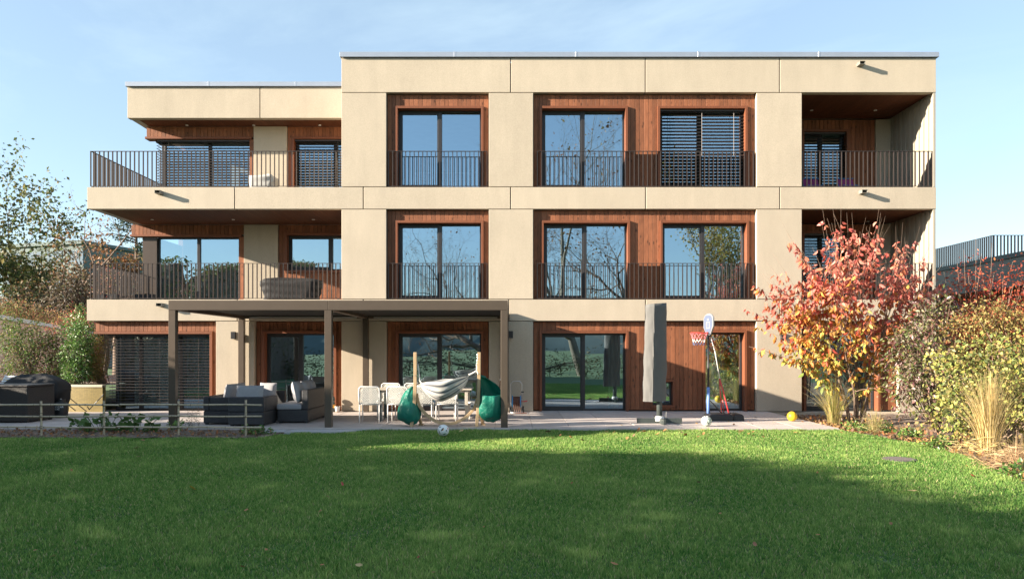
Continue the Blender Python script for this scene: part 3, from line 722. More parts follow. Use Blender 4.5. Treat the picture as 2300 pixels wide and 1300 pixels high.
# ---------- wicker lounge
def cushion(name, w, h, t, parent, loc, rot, m='cushion', puff=.5):
    def fn(s):
        def g(u, v):
            a, b = 2*u-1, 2*v-1; k = (1-a**4)*(1-b**4); pinch = 1-.05*(abs(a*b))
            return (a*w/2*pinch*(1-.06*(1-b*b)), s*t/2*(k**.6), b*h/2*pinch*(1-.06*(1-a*a)))
        return g
    mb = MB(); mb.grid(fn(-1), 12, 10); mb.grid(lambda u, v: fn(1)(1-u, v), 12, 10)
    return mb.build(name, m, parent, loc, rot, smooth=True)
def wick_block(name, x0, x1, y0, y1, z0, z1, parent, m='wicker'):
    return box(name, x0, x1, y0, y1, z0, z1, m, parent, 0.018)
def feet(parent, xs, ys):
    for x in xs:
        for y_ in ys: box('foot', x-.03, x+.03, y_-.03, y_+.03, 0.0, .035, 'black_plastic', parent)
s1 = thing('wicker_sofa', 'dark wicker corner sofa with its back to the lawn behind the bamboo fence', 'sofa', (-6.05, -2.9, 0))
# run along the left, facing right
wick_block('seat_base', -.72, -.05, -.70, 1.15, .03, .30, s1); wick_block('backrest', -.725, -.59, -.702, 1.152, .302, .615, s1)
wick_block('armrest', -.588, -.05, -.702, -.56, .302, .60, s1); wick_block('armrest', -.588, .55, 1.02, 1.152, .302, .66, s1)
# module nearest the lawn
wick_block('seat_base', -.045, .72, -1.04, -.08, .03, .30, s1); wick_block('backrest', -.047, .722, -1.045, -.90, .302, .625, s1)
wick_block('armrest', .585, .722, -.898, -.08, .302, .615, s1)
wick_block('seat_base', -.045, .55, .45, 1.15, .03, .30, s1)
feet(s1, (-.66, -.12), (-.64, 1.08)); feet(s1, (0.02, .66), (-.98, -.15))
c = MB(); c.box(-.58, -.06, -.55, 1.0, .302, .42); c.build('seat_cushion', 'cushion', s1, bev=.03)
c = MB(); c.box(-.03, .57, -.89, -.09, .302, .42); c.build('seat_cushion', 'cushion', s1, bev=.03)
def loose(w, h, t, loc, rz, lean, label, group='loose grey cushions on the wicker seating', m='cushion'):
    mb = cushion('cushion', w, h, t, None, loc, (lean, 0, rz), m); tag(mb, label, 'cushion', group)
loose(.62, .44, .17, (-5.72, -3.68, .66), 0.05, -.22, 'wide grey cushion propped on the sofa back nearest the lawn')
loose(.50, .46, .18, (-6.38, -3.0, .66), 1.35, .22, 'grey cushion leaning upright at the left end of the corner sofa')
loose(.50, .46, .18, (-6.40, -2.45, .66), 1.6, .22, 'grey cushion behind the upright one on the corner sofa')
loose(.48, .42, .18, (-5.85, -2.08, .66), 2.9, .2, 'rounded grey cushion at the rear arm of the corner sofa')
s2 = thing('wicker_sofa', 'wicker two-seat sofa facing left beside the middle pergola post', 'sofa', (-4.9, -2.45, 0))
wick_block('seat_base', -.36, .33, -.80, .80, .03, .30, s2); wick_block('backrest', .19, .335, -.803, .803, .302, .74, s2)
wick_block('armrest', -.36, .188, .66, .803, .302, .58, s2)
feet(s2, (-.3, .28), (-.74, .74))
c = MB(); c.box(-.38, .185, -.80, .65, .302, .43); c.build('seat_cushion', 'cushion', s2, bev=.035)
loose(.56, .52, .20, (-4.86, -3.0, .69), 1.57, -.22, 'plump grey cushion at the near end of the two-seat sofa')
loose(.52, .50, .20, (-4.84, -2.42, .69), 1.57, -.22, 'middle grey cushion of the row on the two-seat sofa')
loose(.50, .50, .20, (-4.84, -1.95, .69), 1.6, -.22, 'farthest grey cushion of the row on the two-seat sofa')

# ---------- dining table and rope chairs
t = thing('dining_table', 'long pale dining table with square legs under the pergola', 'table', (-2.05, -2.35, 0))
for i in range(5):
    box('table_board', -1.12, 1.12, -.46+i*.184, -.46+(i+1)*.184-.006, .715, .745, 'table_wood', t, .003)
for x in (-1.0, 1.0):
    for yy in (-.38, .38): box('leg', x-.035, x+.035, yy-.035, yy+.035, 0, .70, 'steel_green' if x < 0 else 'table_wood', t, .004)
fr = MB(); fr.box(-1.0, 1.0, -.40, -.37, .655, .712); fr.box(-1.0, 1.0, .37, .40, .655, .712); fr.box(-1.03, -1.0, -.40, .40, .655, .712); fr.box(1.0, 1.03, -.40, .40, .655, .712); fr.build('apron', 'table_wood', t)
def chair_proto():
    c = thing('dining_chair', 'x', 'chair')          # sits facing +y, back towards -y
    w, d = .225, .23
    f = MB(); f.tube([(-w, -d, .42), (w, -d, .42), (w, d, .42), (-w, d, .42)], .014, 8, closed=True); f.build('seat_frame', 'white_paint', c, smooth=True)
    for sx in (-1, 1):
        for sy in (-1, 1):
            m = MB(); m.tube([(sx*(w-.005), sy*(d-.01), .42), (sx*(w-.005), sy*(d+.005), 0)], [.0135, .011], 8); m.build('leg', 'white_paint', c, smooth=True)
    b = MB(); pts = [(-w, -d, .42), (-w-.005, -d-.035, .62), (-w, -d-.055, .78), (-w+.04, -d-.06, .815), (w-.04, -d-.06, .815), (w, -d-.055, .78), (w+.005, -d-.035, .62), (w, -d, .42)]
    b.tube(pts, .014, 8); b.build('back_frame', 'white_paint', c, smooth=True)
    r = MB()
    def P(u, z): k = (z-.42)/.4; return (u*w*.98, -d-.055*min(1, max(0, k)**.8)-.004, z)
    n = 6
    for i in range(-n, n+1):
        for sgn in (-1, 1):
            pts = []
            for k in range(9):
                z = .435+k*.37/8; u = i/n*1.0+sgn*(k/8*1.1-.55)
                if -1 <= u <= 1: pts.append(P(u, z))
            if len(pts) > 1: r.tube(pts, .0085, 4, caps=False)
    for z in (.46, .53, .60): r.tube([P(-1, z), P(0, z), P(1, z)], .006, 4, caps=False)
    r.build('rope_weave', 'rope_white', c)
    s = MB()
    for i in range(9): yy = -d+.02+i*.052; s.tube([(-w, yy, .425), (0, yy, .41), (w, yy, .425)], .014, 5)
    for i in range(8): xx = -w+.03+i*.056; s.tube([(xx, -d, .43), (xx, 0, .42), (xx, d, .43)], .012, 5)
    s.build('seat_webbing', 'rope_white', c)
    return c
cp = chair_proto(); first = True
for (x, yy, rz, lab) in ((-3.21, -2.98, .04, 'white rope-backed chair at the near left end of the dining table'),
                         (-2.56, -2.98, -.05, 'white rope-backed chair second from the left on the near side of the table'),
                         (-2.03, -2.98, .03, 'white rope-backed chair behind the left half of the striped hammock'),
                         (-1.48, -2.96, -.03, 'white rope-backed chair behind the right half of the striped hammock'),
                         (-3.02, -1.72, 3.10, 'white rope-backed chair at the far left corner of the dining table'),
                         (-2.42, -1.70, 3.2, 'white rope-backed chair on the far side of the table behind the second near one'),
                         (-1.6, -1.70, 3.1, 'white rope-backed chair on the far side of the table behind the hammock'),
                         (-0.80, -2.45, 1.45, 'white rope-backed chair at the right head of the table beside the hammock post')):
    o = cp if first else copy_tree(cp); first = False
    o.location = (x, yy, 0); o.rotation_euler = (0, 0, rz); tag(o, lab, 'chair', 'rope chairs round the dining table')

# ---------- hammock stand, hammock, two green hanging pods
yh = -4.10; hs = thing('hammock_stand', 'pale curved wooden hammock stand at the edge of the terrace', 'hammock stand', (-1.42, yh, 0))
def hp(px, py, dy=0.0):
    v = at(px, py, yh+dy); return Vector((v.x+1.42, dy, v.z))
def beam(path, w, h, name, parent, m='pine'):
    """rectangular-section bent beam; h lies in the plane of the path (xz), w along y"""
    mb = MB(); vs = []; k = len(path)
    for i, p in enumerate(path):
        d = (path[min(i+1, k-1)]-path[max(i-1, 0)]).normalized(); nrm = Vector((-d.z, 0, d.x))
        for a, b in ((-1, -1), (1, -1), (1, 1), (-1, 1)): vs.append(p+nrm*(a*h/2)+Vector((0, b*w/2, 0)))
    fs = [(0, 1, 2, 3), tuple(4*(k-1)+j for j in (3, 2, 1, 0))]
    for i in range(k-1):
        for j in range(4): fs.append((4*i+j, 4*i+4+j, 4*i+4+(j+1) % 4, 4*i+(j+1) % 4))
    mb.add(vs, fs); return mb.build(name, m, parent, bev=.006)
def curve(pts, n=20):
    P = [Vector(p) for p in pts]; P = [2*P[0]-P[1]]+P+[2*P[-1]-P[-2]]; out = []
    for i in range(1, len(P)-2):
        for k in range(n):
            t_ = k/n; a, b, c, d = P[i-1:i+3]
            out.append(.5*((2*b)+(c-a)*t_+(2*a-5*b+4*c-d)*t_*t_+(3*b-a-3*c+d)*t_**3))
    out.append(P[-2]); return out
S2 = lambda x, y_: (880+x*320/1981, 780+y_*210/1300)
lp = [hp(*S2(326, 66), .0), hp(*S2(326, 450)), hp(*S2(312, 800)), Vector(hp(*S2(270, 1105)))]; lp[-1].z = 0.0
rp_ = [hp(*S2(1215, 66)), hp(*S2(1212, 450)), hp(*S2(1202, 800)), Vector(hp(*S2(1180, 1105)))]; rp_[-1].z = 0.0
beam(curve(lp, 8), .055, .068, 'post', hs); beam(curve(rp_, 8), .055, .068, 'post', hs)
arc = [hp(*S2(345, 640), .07), hp(*S2(380, 800), .07), hp(*S2(500, 950), .07), hp(*S2(640, 1035), .07), hp(*S2(770, 1056), .07), hp(*S2(900, 1040), .07), hp(*S2(1050, 950), .07), hp(*S2(1150, 830), .07), hp(*S2(1190, 700), .07)]
beam(curve(arc, 6), .055, .062, 'rocker', hs)
for xx, x2 in ((lp[2].x+.03, lp[3].x+.16), (rp_[2].x-.0, rp_[3].x+.12)):
    mb = MB(); mb.bar((xx, .07, .42), (x2, .42, .03), .055, .06); mb.build('rear_foot', 'pine', hs, bev=.004)
    box('foot_pad', x2-.05, x2+.05, .37, .47, 0.0, .03, 'pine', hs)
blt = MB(); blt.lathe([(.012, 0), (.012, .012)], 10); bm_ = blt.mesh(False, 'steel')
for q in ((326, 390), (365, 790), (1174, 790)):
    link('bolt', bm_, None, hs, hp(*S2(*q))+Vector((0, -.036, 0)), (math.pi/2, 0, 0))
hm = thing('hammock', 'grey and white striped cloth hammock slung across the wooden stand', 'hammock', (-1.42, yh, 0.55))
def hq(x, y_, dy=0.0): v = hp(*S2(x, y_), dy); v.z -= .55; return v
A, Bq = hq(400, 488, -.02), hq(1075, 385, -.02)
g_ = np.random.default_rng(4); NV = 56
stripe = [(.70, .68, .64), (.20, .20, .22), (.62, .60, .56), (.70, .68, .64), (.22, .23, .26), (.68, .66, .62), (.50, .49, .48), (.72, .70, .66), (.16, .16, .18), (.66, .62, .56), (.70, .68, .66), (.30, .31, .35), (.72, .70, .66), (.55, .53, .50)]
def ham(u, v):
    w = math.sin(math.pi*min(max(u, 0), 1))**.62; a = (v-.5)*2
    c = A.lerp(Bq, u); depth = .40*w
    ang = a*1.45; r = depth
    yy = -.02+math.sin(ang)*r*.80; zz = -(math.cos(ang)-math.cos(1.45))*r*1.22
    wr = .010*math.sin(v*63+u*5)*(1-.5*w)
    return (c.x, c.y+yy+wr, c.z+zz-.03*w+wr*.6+.02*math.sin(u*9+v*4)*w)
NU = 30; V = np.array([ham(i/NU, j/NV) for i in range(NU+1) for j in range(NV+1)])
Fq = np.array([(i*(NV+1)+j, (i+1)*(NV+1)+j, (i+1)*(NV+1)+j+1, i*(NV+1)+j+1) for i in range(NU) for j in range(NV)])
cols = np.array([stripe[int(j/NV*27.99) % len(stripe)] for i in range(NU+1) for j in range(NV+1)])
ho = trimesh('cloth', V, Fq, 'stripes', hm, cols, 'stripe'); ho.data.polygons.foreach_set('use_smooth', [True]*len(ho.data.polygons))
q = ho.modifiers.new('s', 'SOLIDIFY'); q.thickness = .004
c = MB(); 
for k in range(5): c.tube([A+Vector((.02, -.02+.01*k, -.01*k)), hq(392, 470)], .010, 5)
c.tube([hq(392, 475), hq(372, 300), hq(362, 240), hq(368, 228)], .013, 6); c.build('rope', 'rope_white', hm)
c = MB(); c.tube([Bq, hq(1120, 360), hq(1180, 325)], [.03, .02, .016], 6); c.tube([hq(1180, 325), hq(1183, 270), hq(1176, 235)], .014, 6); c.tube([hq(1200, 370, -.03), hq(1180, 325)], .012, 6); c.build('rope', 'rope_white', hm)
for a_, b_ in (((362, 232), (345, 95)), ((1180, 232), (1192, 95))):
    c = MB(); p0, p1 = hq(*a_), hq(*b_)
    for k in range(7):
        ce = p0.lerp(p1, (k+.5)/7); rr_ = [(.008*math.cos(2*math.pi*j/8), .016*math.sin(2*math.pi*j/8)) for j in range(8)]
        c.tube([ce+(Vector((x_, 0, z_)) if k % 2 else Vector((0, x_, z_))) for x_, z_ in rr_], .0028, 5, closed=True)
    c.build('chain', 'steel', hm)
def pod(name, label, pts, opening, dy, strap):
    """nylon hanging pod: rings given as (centre px x, px y, half width px, depth factor)"""
    c0 = at(pts[-1][0], pts[-1][1], yh+dy); root = thing(name, label, 'hanging pod', (c0.x, yh+dy, max(c0.z, 0.0)), group='green nylon hanging pods on the hammock stand')
    s_ = F/(CAMD+yh+dy); rings = []
    fine = curve([Vector((p[0], p[1], p[2])) for p in pts], 7); n = 30; rr_ = random.Random(5)
    ph = [rr_.uniform(0, 6.28) for _ in range(6)]
    mb = MB(); vs = []
    for i, f in enumerate(fine):
        v = at(f.x, f.y, yh+dy)-c0; r = max(f.z, 1.0)/s_
        for j in range(n):
            a = 2*math.pi*j/n; w = 1+.075*math.sin(5*a+ph[0]+i*.16)+.055*math.sin(8*a+ph[1]-i*.2)+.04*math.sin(13*a+ph[2]+i*.1)
            vs.append((v.x+r*w*math.cos(a), r*w*.78*math.sin(a), v.z+.012*math.sin(3*a+ph[3]+i*.5)))
    fs = []
    for i in range(len(fine)-1):
        for j in range(n):
            if opening(i/(len(fine)-1), (j+.5)/n*2*math.pi): continue
            fs.append((i*n+j, i*n+(j+1) % n, (i+1)*n+(j+1) % n, (i+1)*n+j))
    fs.append(tuple((len(fine)-1)*n+j for j in range(n)))
    mb.add(vs, fs); o = mb.build('shell', 'nylon', root, smooth=True, solid=.006)
    m2 = MB(); m2.tube([at(*p, yh+dy)-c0 for p in strap], .018, 6); m2.build('strap', 'black_cloth', root)
    return root
pod('hanging_pod', 'closed green nylon pod hanging from the left hammock post', [S2(292, 545)+(3,), S2(262, 600)+(9,), S2(240, 720)+(17,), S2(238, 860)+(24.5,), S2(242, 980)+(24,), S2(262, 1040)+(14,), S2(280, 1070)+(4,)],
    lambda t_, a: False, .10, [S2(300, 545), S2(345, 512), S2(400, 486)])
pod('hanging_pod', 'open green nylon pod hanging from the right hammock post', [S2(1245, 392)+(2.5,), S2(1300, 450)+(12,), S2(1365, 560)+(22,), S2(1390, 680)+(26.5,), S2(1385, 850)+(27,), S2(1380, 960)+(23,), S2(1385, 1028)+(9,)],
    lambda t_, a: .05 < t_ < .47 and (math.cos(a-5.2) > -.05+max(0, (t_-.25))*1.9), .04, [S2(1246, 392), S2(1230, 375), S2(1205, 355)])

# ---------- hose reel cart and tap
v = at(1160, 930, -.42); hr = thing('hose_reel', 'wheeled hose reel cart with blue drum beside the right pergola post', 'hose reel', (v.x, -.42, 0))
hw = .145
m = MB(); m.tube([(-hw, .10, .06), (-hw, .06, .5), (-hw, .03, .76), (-hw+.06, .02, .83), (hw-.06, .02, .83), (hw, .03, .76), (hw, .06, .5), (hw, .10, .06)], .012, 8); m.tube([(-hw, -.16, .02), (-hw, .1, .08)], .012, 6); m.tube([(hw, -.16, .02), (hw, .1, .08)], .012, 6); m.tube([(-hw, -.16, .02), (hw, -.16, .02)], .012, 6)
m.build('frame', 'steel', hr, smooth=True)
for sx in (-1, 1):
    m = MB(); m.lathe([(.02, -.012), (.155, -.012), (.155, .012), (.02, .012)], 20); m.build('drum_flange', 'blue_plastic', hr, (sx*.105, .0, .30), (0, math.pi/2, 0))
    m = MB(); m.lathe([(.02, -.018), (.07, -.02), (.085, -.01), (.085, .01), (.07, .02), (.02, .018)], 16); m.build('wheel', 'black_plastic', hr, (sx*(hw+.03), .10, .086), (0, math.pi/2, 0))
m = MB(); rr_ = random.Random(2)
for k in range(11):
    xx = -.09+k*.018
    for lay in range(2):
        r_ = .10+lay*.022; m.tube([(xx+rr_.uniform(-.004, .004), r_*math.cos(a), .30+r_*math.sin(a)) for a in [2*math.pi*j/14+k for j in range(14)]], .011, 5, closed=True)
for k in range(4): xx = -.08+k*.05; m.tube([(xx, -.12, .34), (xx+.01, -.15, .2), (xx+.03, -.13, .08), (xx+.05, -.16, .013), (xx+.2, -.2, .012)], .010, 5)
m.build('hose', 'brown_hose', hr)
m = MB(); m.tube([(.10, 0, .30), (.20, 0, .30)], .012, 6); m.bar((.20, 0, .30), (.28, -.02, .315), .03, .03); m.build('crank_handle', 'red_paint', hr)
m = MB(); m.box(hw-.02, hw+.05, -.0, .05, .53, .56); m.build('clip', 'black_plastic', hr)
tp = thing('garden_tap', 'small garden tap with hose on the shaded pier right of the hammock', 'tap', (fx(1124), 0.0, .72))
m = MB(); m.tube([(0, 0, .14), (0, -.06, .14)], .022, 8); m.lathe([(.03, .12), (.03, .17), (.012, .19)], 10, (0, -.07, 0)); m.build('valve', 'steel', tp)
m = MB(); m.tube([(0, -.07, .12), (0, -.075, .02), (-.02, -.08, -.10), (-.03, -.07, -.40), (-.02, -.1, -.70), (.05, -.14, -.708)], .012, 6); m.build('hose_tail', 'brown_hose', tp)

# ---------- covered parasol
pz = ground(1481, 951); ps = thing('covered_parasol', 'tall closed parasol in a grey fabric cover on a cross foot', 'parasol', (pz.x, pz.y, 0))
sc = F/(CAMD+pz.y); zt_, zb_ = CAMZ+(HY-682)/sc, CAMZ+(HY-901)/sc
prof = [(-1, .05), (-.92, -.34), (-.66, -.62), (-.30, -.84), (-.20, -.80), (.45, -.50), (1.0, .05), (.90, .55), (.4, .9), (-.3, .85), (-.85, .5)]
vs = []; nl = 26; npr = len(prof)*3
pp = [Vector((x_, y_, 0)) for x_, y_ in prof]; pc = []
for i in range(len(pp)):
    a, b, c, d = pp[i-1], pp[i], pp[(i+1) % len(pp)], pp[(i+2) % len(pp)]
    for k in range(3): t_ = k/3; pc.append(.5*((2*b)+(c-a)*t_+(2*a-5*b+4*c-d)*t_*t_+(3*b-a-3*c+d)*t_**3))
rr_ = random.Random(8)
for i in range(nl+1):
    t_ = i/nl; z = zb_+(zt_-zb_)*t_
    cx_ = (1470+4*t_-1481)/sc; hw_ = (25.8-1.6*t_+.8*math.sin(t_*5))/sc
    for j, p in enumerate(pc):
        w = 1+.016*math.sin(j*1.7+i*.7)+.014*math.sin(j*.9-i*1.1)+.03*math.sin(j*2.6+i*.35)*(t_ < .35)*(.35-t_)*3
        vs.append((cx_+p.x*hw_*w+.006*math.sin(i*.9+j), p.y*hw_*.72*w, z+(.05*max(0, -p.x)*0 if i else .03*p.x*0)+(.0 if i < nl else .02*(p.x))))
fs = [(i*npr+j, i*npr+(j+1) % npr, (i+1)*npr+(j+1) % npr, (i+1)*npr+j) for i in range(nl) for j in range(npr)]+[tuple(nl*npr+j for j in range(npr))]
m = MB(); m.add(vs, fs); m.build('cover', 'parasol_cover', ps, smooth=True)
m = MB(); m.lathe([(.062, .10), (.062, zb_+.4)], 16); m.build('pole', 'steel_green', ps, smooth=True)
m = MB(); m.lathe([(.10, .06), (.10, .13), (.075, .17), (.062, .17)], 16); m.build('socket', 'white_paint', ps, smooth=True)
for a, b in (((-.5, .0), (.5, .0)), ((.04, -.42), (-.02, .45))):
    m = MB(); m.bar((a[0], a[1], .065+.001*abs(a[1])), (b[0], b[1], .065+.001*abs(a[1])), .055, .115); m.build('foot', 'steel_green', ps, bev=.004)
m = MB(); m.tube([(.10, -.02, .13), (.14, -.02, .13), (.15, -.02, .27)], .008, 6); m.build('crank', 'steel', ps)
m = MB(); m.box(-.62, .30, -.42, .30, .0, .008); m.build('base_plate', 'paving', ps)

# ---------- basketball stand
bz = ground(1623, 944); bs = thing('basketball_stand', 'portable basketball stand with blue padded pole and red rim', 'basketball stand', (bz.x, bz.y+.15, 0))
sc = F/(CAMD+bz.y+.15)
def bq(px, py, dy=0.0): v = at(px, py, bz.y+.15+dy); return Vector((v.x-bz.x, dy, v.z))
m = MB(); w0, w1 = bq(1586, 930).x, bq(1664, 930).x; xm_ = bq(1640, 930).x
def hull(x0, x1, h, inset=.05):
    vs = [(x, y_, z) for z, k in ((0, 0), (h*.75, .01), (h, inset)) for x, y_ in ((x0+k, -.28+k), (x1-k, -.28+k), (x1-k, .28-k), (x0+k, .28-k))]
    m.add(vs, [(3, 2, 1, 0), (8, 9, 10, 11)]+[(4*l+j, 4*l+(j+1) % 4, 4*l+4+(j+1) % 4, 4*l+4+j) for l in range(2) for j in range(4)])
hull(w0, xm_-.01, .155); hull(xm_+.01, w1, .155); m.box(xm_-.05, xm_+.05, -.24, .24, .02, .12); m.build('base_tank', 'black_plastic', bs, bev=.008)
xp = bq(1591, 900).x
m = MB(); m.lathe([(.024, .12), (.024, bq(0, 752).z)], 12, (xp, 0, 0)); m.build('pole', 'black_plastic', bs, smooth=True)
m = MB(); m.lathe([(.037, .155), (.037, bq(0, 869).z)], 14, (xp, 0, 0)); m.build('pole_pad', 'blue_foam', bs, smooth=True)
m = MB(); m.tube([bq(1595, 752), bq(1606, 790), bq(1617, 852)], .012, 8); m.build('upper_brace', 'white_paint', bs, smooth=True)
m = MB(); m.tube([bq(1616, 850), bq(1625, 880), bq(1639, 936, -.10)], .017, 8); m.build('brace', 'red_paint', bs, smooth=True)
m = MB(); m.tube([bq(1616, 852, .02), bq(1619, 898, .10), bq(1621, 925, .16)], .014, 8); m.tube([bq(1623, 898, .05), bq(1626, 926, .18)], .012, 8); m.build('brace', 'red_paint', bs, smooth=True)
for e in ((1622, 928, .1), (1638, 937, -.2)):
    m = MB(); m.tube([bq(1592, 897), bq(*e)], .011, 6); m.build('strut', 'black_plastic', bs)

# backboard turned towards the left of the picture
bc = bq(1592, 730); th_ = math.radians(-86)
m = MB(); outl = [(-.13, -.24), (.13, -.24), (.33, -.05), (.33, .17), (.22, .245), (.08, .27), (-.08, .27), (-.22, .245), (-.33, .17), (-.33, -.05)]
n = len(outl); m.add([(x_, -.02, z_) for x_, z_ in outl]+[(x_*1.0, .02, z_) for x_, z_ in outl], [tuple(range(n)), tuple(range(2*n-1, n-1, -1))]+[(j, n+j, n+(j+1) % n, (j+1) % n) for j in range(n)])
bo = m.build('backboard', 'board_grey', bs, bc, (0, 0, th_), bev=.01)
m = MB()
zz = -.20
while zz < .22:
    hwid = .29 if -.05 < zz < .15 else (.29-(zz-.15)*1.6 if zz >= .15 else .15+(zz+.20)*.9)
    for a, b in (((-hwid, -.135), (.135, hwid)) if -.10 < zz < .07 else ((-hwid, -.06), (.06, hwid)) if .10 < zz < .155 else ((-hwid, hwid),)):
        m.add([(a, -.0225, zz), (b, -.0225, zz), (b, -.0225, zz+.016), (a, -.0225, zz+.016)], [(0, 1, 2, 3)])
    if -.08 < zz < .05: m.add([(-.095, -.0225, zz), (.095, -.0225, zz), (.095, -.0225, zz+.013), (-.095, -.0225, zz+.013)], [(0, 1, 2, 3)])
    zz += .024
m.build('printed_stripes', 'blue_print', bo)
rc = bc+Vector((math.sin(th_)*.24, -math.cos(th_)*.24, -.185)); rr0 = .195
m = MB(); m.tube([rc+Vector((rr0*math.cos(a), rr0*math.sin(a), 0)) for a in [2*math.pi*j/28 for j in range(28)]], .011, 6, closed=True)
m.bar(rc+Vector((.18, 0, 0)), bc+Vector((-.02, 0, -.19)), .09, .04); m.bar(rc+Vector((.20, 0, -.01)), bc+Vector((.0, 0, -.25)), .07, .02)
ro = m.build('rim', 'red_paint', bs)
NN = 12
def netp(j, k):
    r_ = rr0*(1-.16*k+.018*k*k); a = 2*math.pi*(j+.5*(k % 2))/NN; return rc+Vector((r_*math.cos(a), r_*math.sin(a), -.072*k+.006*math.sin(j*2+k)))
for k0, k1, mm in ((0, 2, 'net_red'), (2, 3, 'white_paint'), (3, 4, 'blue_print')):
    m = MB()
    for k in range(k0, k1):
        for j in range(NN):
            m.tube([netp(j, k), netp(j, k+1)], .0055, 4, caps=False); m.tube([netp(j, k), netp(j-1 if k % 2 == 0 else j+1, k+1)], .0055, 4, caps=False)
    m.build('net', mm, ro)
m = MB(); m.box(-.04, .05, -.05, .05, -.28, -.16); m.build('bracket', 'black_plastic', bs, bc)

# ---------- balls
def sphere_dirs(nu, nv):
    return [[Vector((math.sin(math.pi*i/nv)*math.cos(2*math.pi*j/nu), math.sin(math.pi*i/nv)*math.sin(2*math.pi*j/nu), math.cos(math.pi*i/nv))) for j in range(nu)] for i in range(nv+1)]
def ball(name, r, loc, rot, pattern, label, mats):
    D = sphere_dirs(64, 40); mb = MB()
    vs = [tuple(d*r) for row in D for d in row]; q = Matrix.Rotation(0, 3, 'Z')
    mb.v = vs
    for i in range(40):
        for j in range(64):
            c = (D[i][j]+D[i][(j+1) % 64]+D[i+1][j]+D[i+1][(j+1) % 64]).normalized()
            mb.use(pattern(c)); mb.f.append((i*64+j, (i+1)*64+j, (i+1)*64+(j+1) % 64, i*64+(j+1) % 64)); mb.mi.append(mb.cur)
    o = mb.build(name, None, None, loc, rot, smooth=True); return tag(o, label, 'ball', 'balls left out by the terrace')
ph = (1+5**.5)/2
ICO = [Vector(v).normalized() for v in [(0, s, t*ph) for s in (-1, 1) for t in (-1, 1)]+[(s, t*ph, 0) for s in (-1, 1) for t in (-1, 1)]+[(s*ph, 0, t) for s in (-1, 1) for t in (-1, 1)]]
def inblob(c, d, up, L, W):
    u = Vector(up); d = Vector(d).normalized(); s = d.cross(u).normalized(); u = s.cross(d)
    if c.dot(d) < 0: return False
    a, b = c.dot(u)/L, c.dot(s)/W; return abs(a) < 1 and abs(b) < (1-a*a)*.9
def soccer(c):
    if c.angle(Vector((.62, -.78, .05))) < .14: return 'ball_black'
    if inblob(c, (-.08, -.95, .25), (.6, 0, .8), .42, .13): return 'ball_black'
    if inblob(c, (.06, -.95, .26), (.15, 0, 1), .22, .09): return 'ball_orange'
    if inblob(c, (-.62, -.75, -.15), (-.5, .0, .9), .40, .10): return 'ball_black'
    if inblob(c, (-.55, -.75, -.32), (-.6, 0, .8), .30, .07): return 'ball_green'
    if inblob(c, (-.5, -.6, .62), (1, 0, -.1), .26, .12): return 'ball_black'
    if inblob(c, (.25, -.75, -.60), (1, 0, .1), .34, .10): return 'ball_black'
    if inblob(c, (.30, -.80, -.48), (1, 0, .15), .28, .08): return 'ball_green'
    if inblob(c, (.85, -.45, .35), (-.2, 0, 1), .25, .1): return 'red_paint'
    return 'ball_white'
p = ground(995, 981, LAWNZ+.01)
ball('football', .112, (p.x, p.y+.05, LAWNZ+.022+.112), (0, 0, 0), soccer, 'white football with black and coloured patches lying on the lawn', None)
CENT = [v.normalized() for v in [(ICO[a]+ICO[b]+ICO[c]) for a in range(12) for b in range(a) for c in range(b) if (ICO[a]-ICO[b]).length < 1.1 and (ICO[b]-ICO[c]).length < 1.1 and (ICO[a]-ICO[c]).length < 1.1]]
CEN = ICO+CENT
def panelled(c):
    ds = sorted(c.dot(k) for k in CEN)[-2:]
    if ds[1]-ds[0] < .035: return 'ball_black'
    return 'ball_pale_green' if c.x > -.2 else 'ball_white'
p = ground(1588, 957.5); ball('football', .112, (p.x, p.y+.05, .113), (.3, .4, .2), panelled, 'pale panelled football in front of the basketball stand', None)
def hoopball(c):
    if abs(c.x) < .022 or abs(c.z) < .022: return 'ball_black'
    if abs(abs(c.y+.0)-(.45+.4*c.x*c.x)) < .022: return 'ball_black'
    return 'ball_yellow'
p = ground(1781, 946); ball('basketball', .112, (p.x, p.y+.05, .113), (.5, .3, .6), hoopball, 'yellow basketball at the right end of the terrace', None)

# ---------- bamboo fence
fy = ground(300, 978, -.03).y; bf = thing('bamboo_fence', 'low bamboo fence with three rails along the flower bed', 'fence', (-7.0, fy, -.03))
sc = F/(CAMD+fy)
def bamboo(mb, a, b, r, nodes):
    a, b = Vector(a), Vector(b); n = max(2, int((b-a).length/nodes)); pts, rad = [], []
    rr_ = random.Random(int(a.x*100)+int(a.z*1000))
    for i in range(n*5+1):
        t_ = i/(n*5); pts.append(a.lerp(b, t_)+Vector((0, 0, .004*math.sin(t_*11+a.z*9)))); rad.append(r*(1.16 if i % 5 == 0 else 1.0)*(1.02-.04*t_))
    mb.use('bamboo').tube(pts, rad, 8)
    for i in range(0, n*5+1, 5):
        p_ = pts[i]; d = (b-a).normalized(); mb.use('bamboo_node').tube([p_-d*.006, p_+d*.006], r*1.22, 8, caps=False)
for px in (91, 232, 400, 551):
    m = MB(); x_ = (px-CX)/sc+7.0; rr_ = random.Random(px); bamboo(m, (x_, .03, -.06), (x_+rr_.uniform(-.01, .01), .03, .69+rr_.uniform(-.02, .02)), .020, .24); po = m.build('post', None, bf, smooth=True)
    for k, zz in enumerate((.165, .375, .600)):
        m = MB(); m.tube([(x_-.02, 0, zz-.02), (x_+.0, -.024, zz), (x_+.02, 0, zz+.02)], .006, 5); m.tube([(x_+.02, 0, zz-.02), (x_, -.026, zz), (x_-.02, 0, zz+.02)], .006, 5); m.build('lashing', 'bamboo_node', po)
xe = (588-CX)/sc+7.0
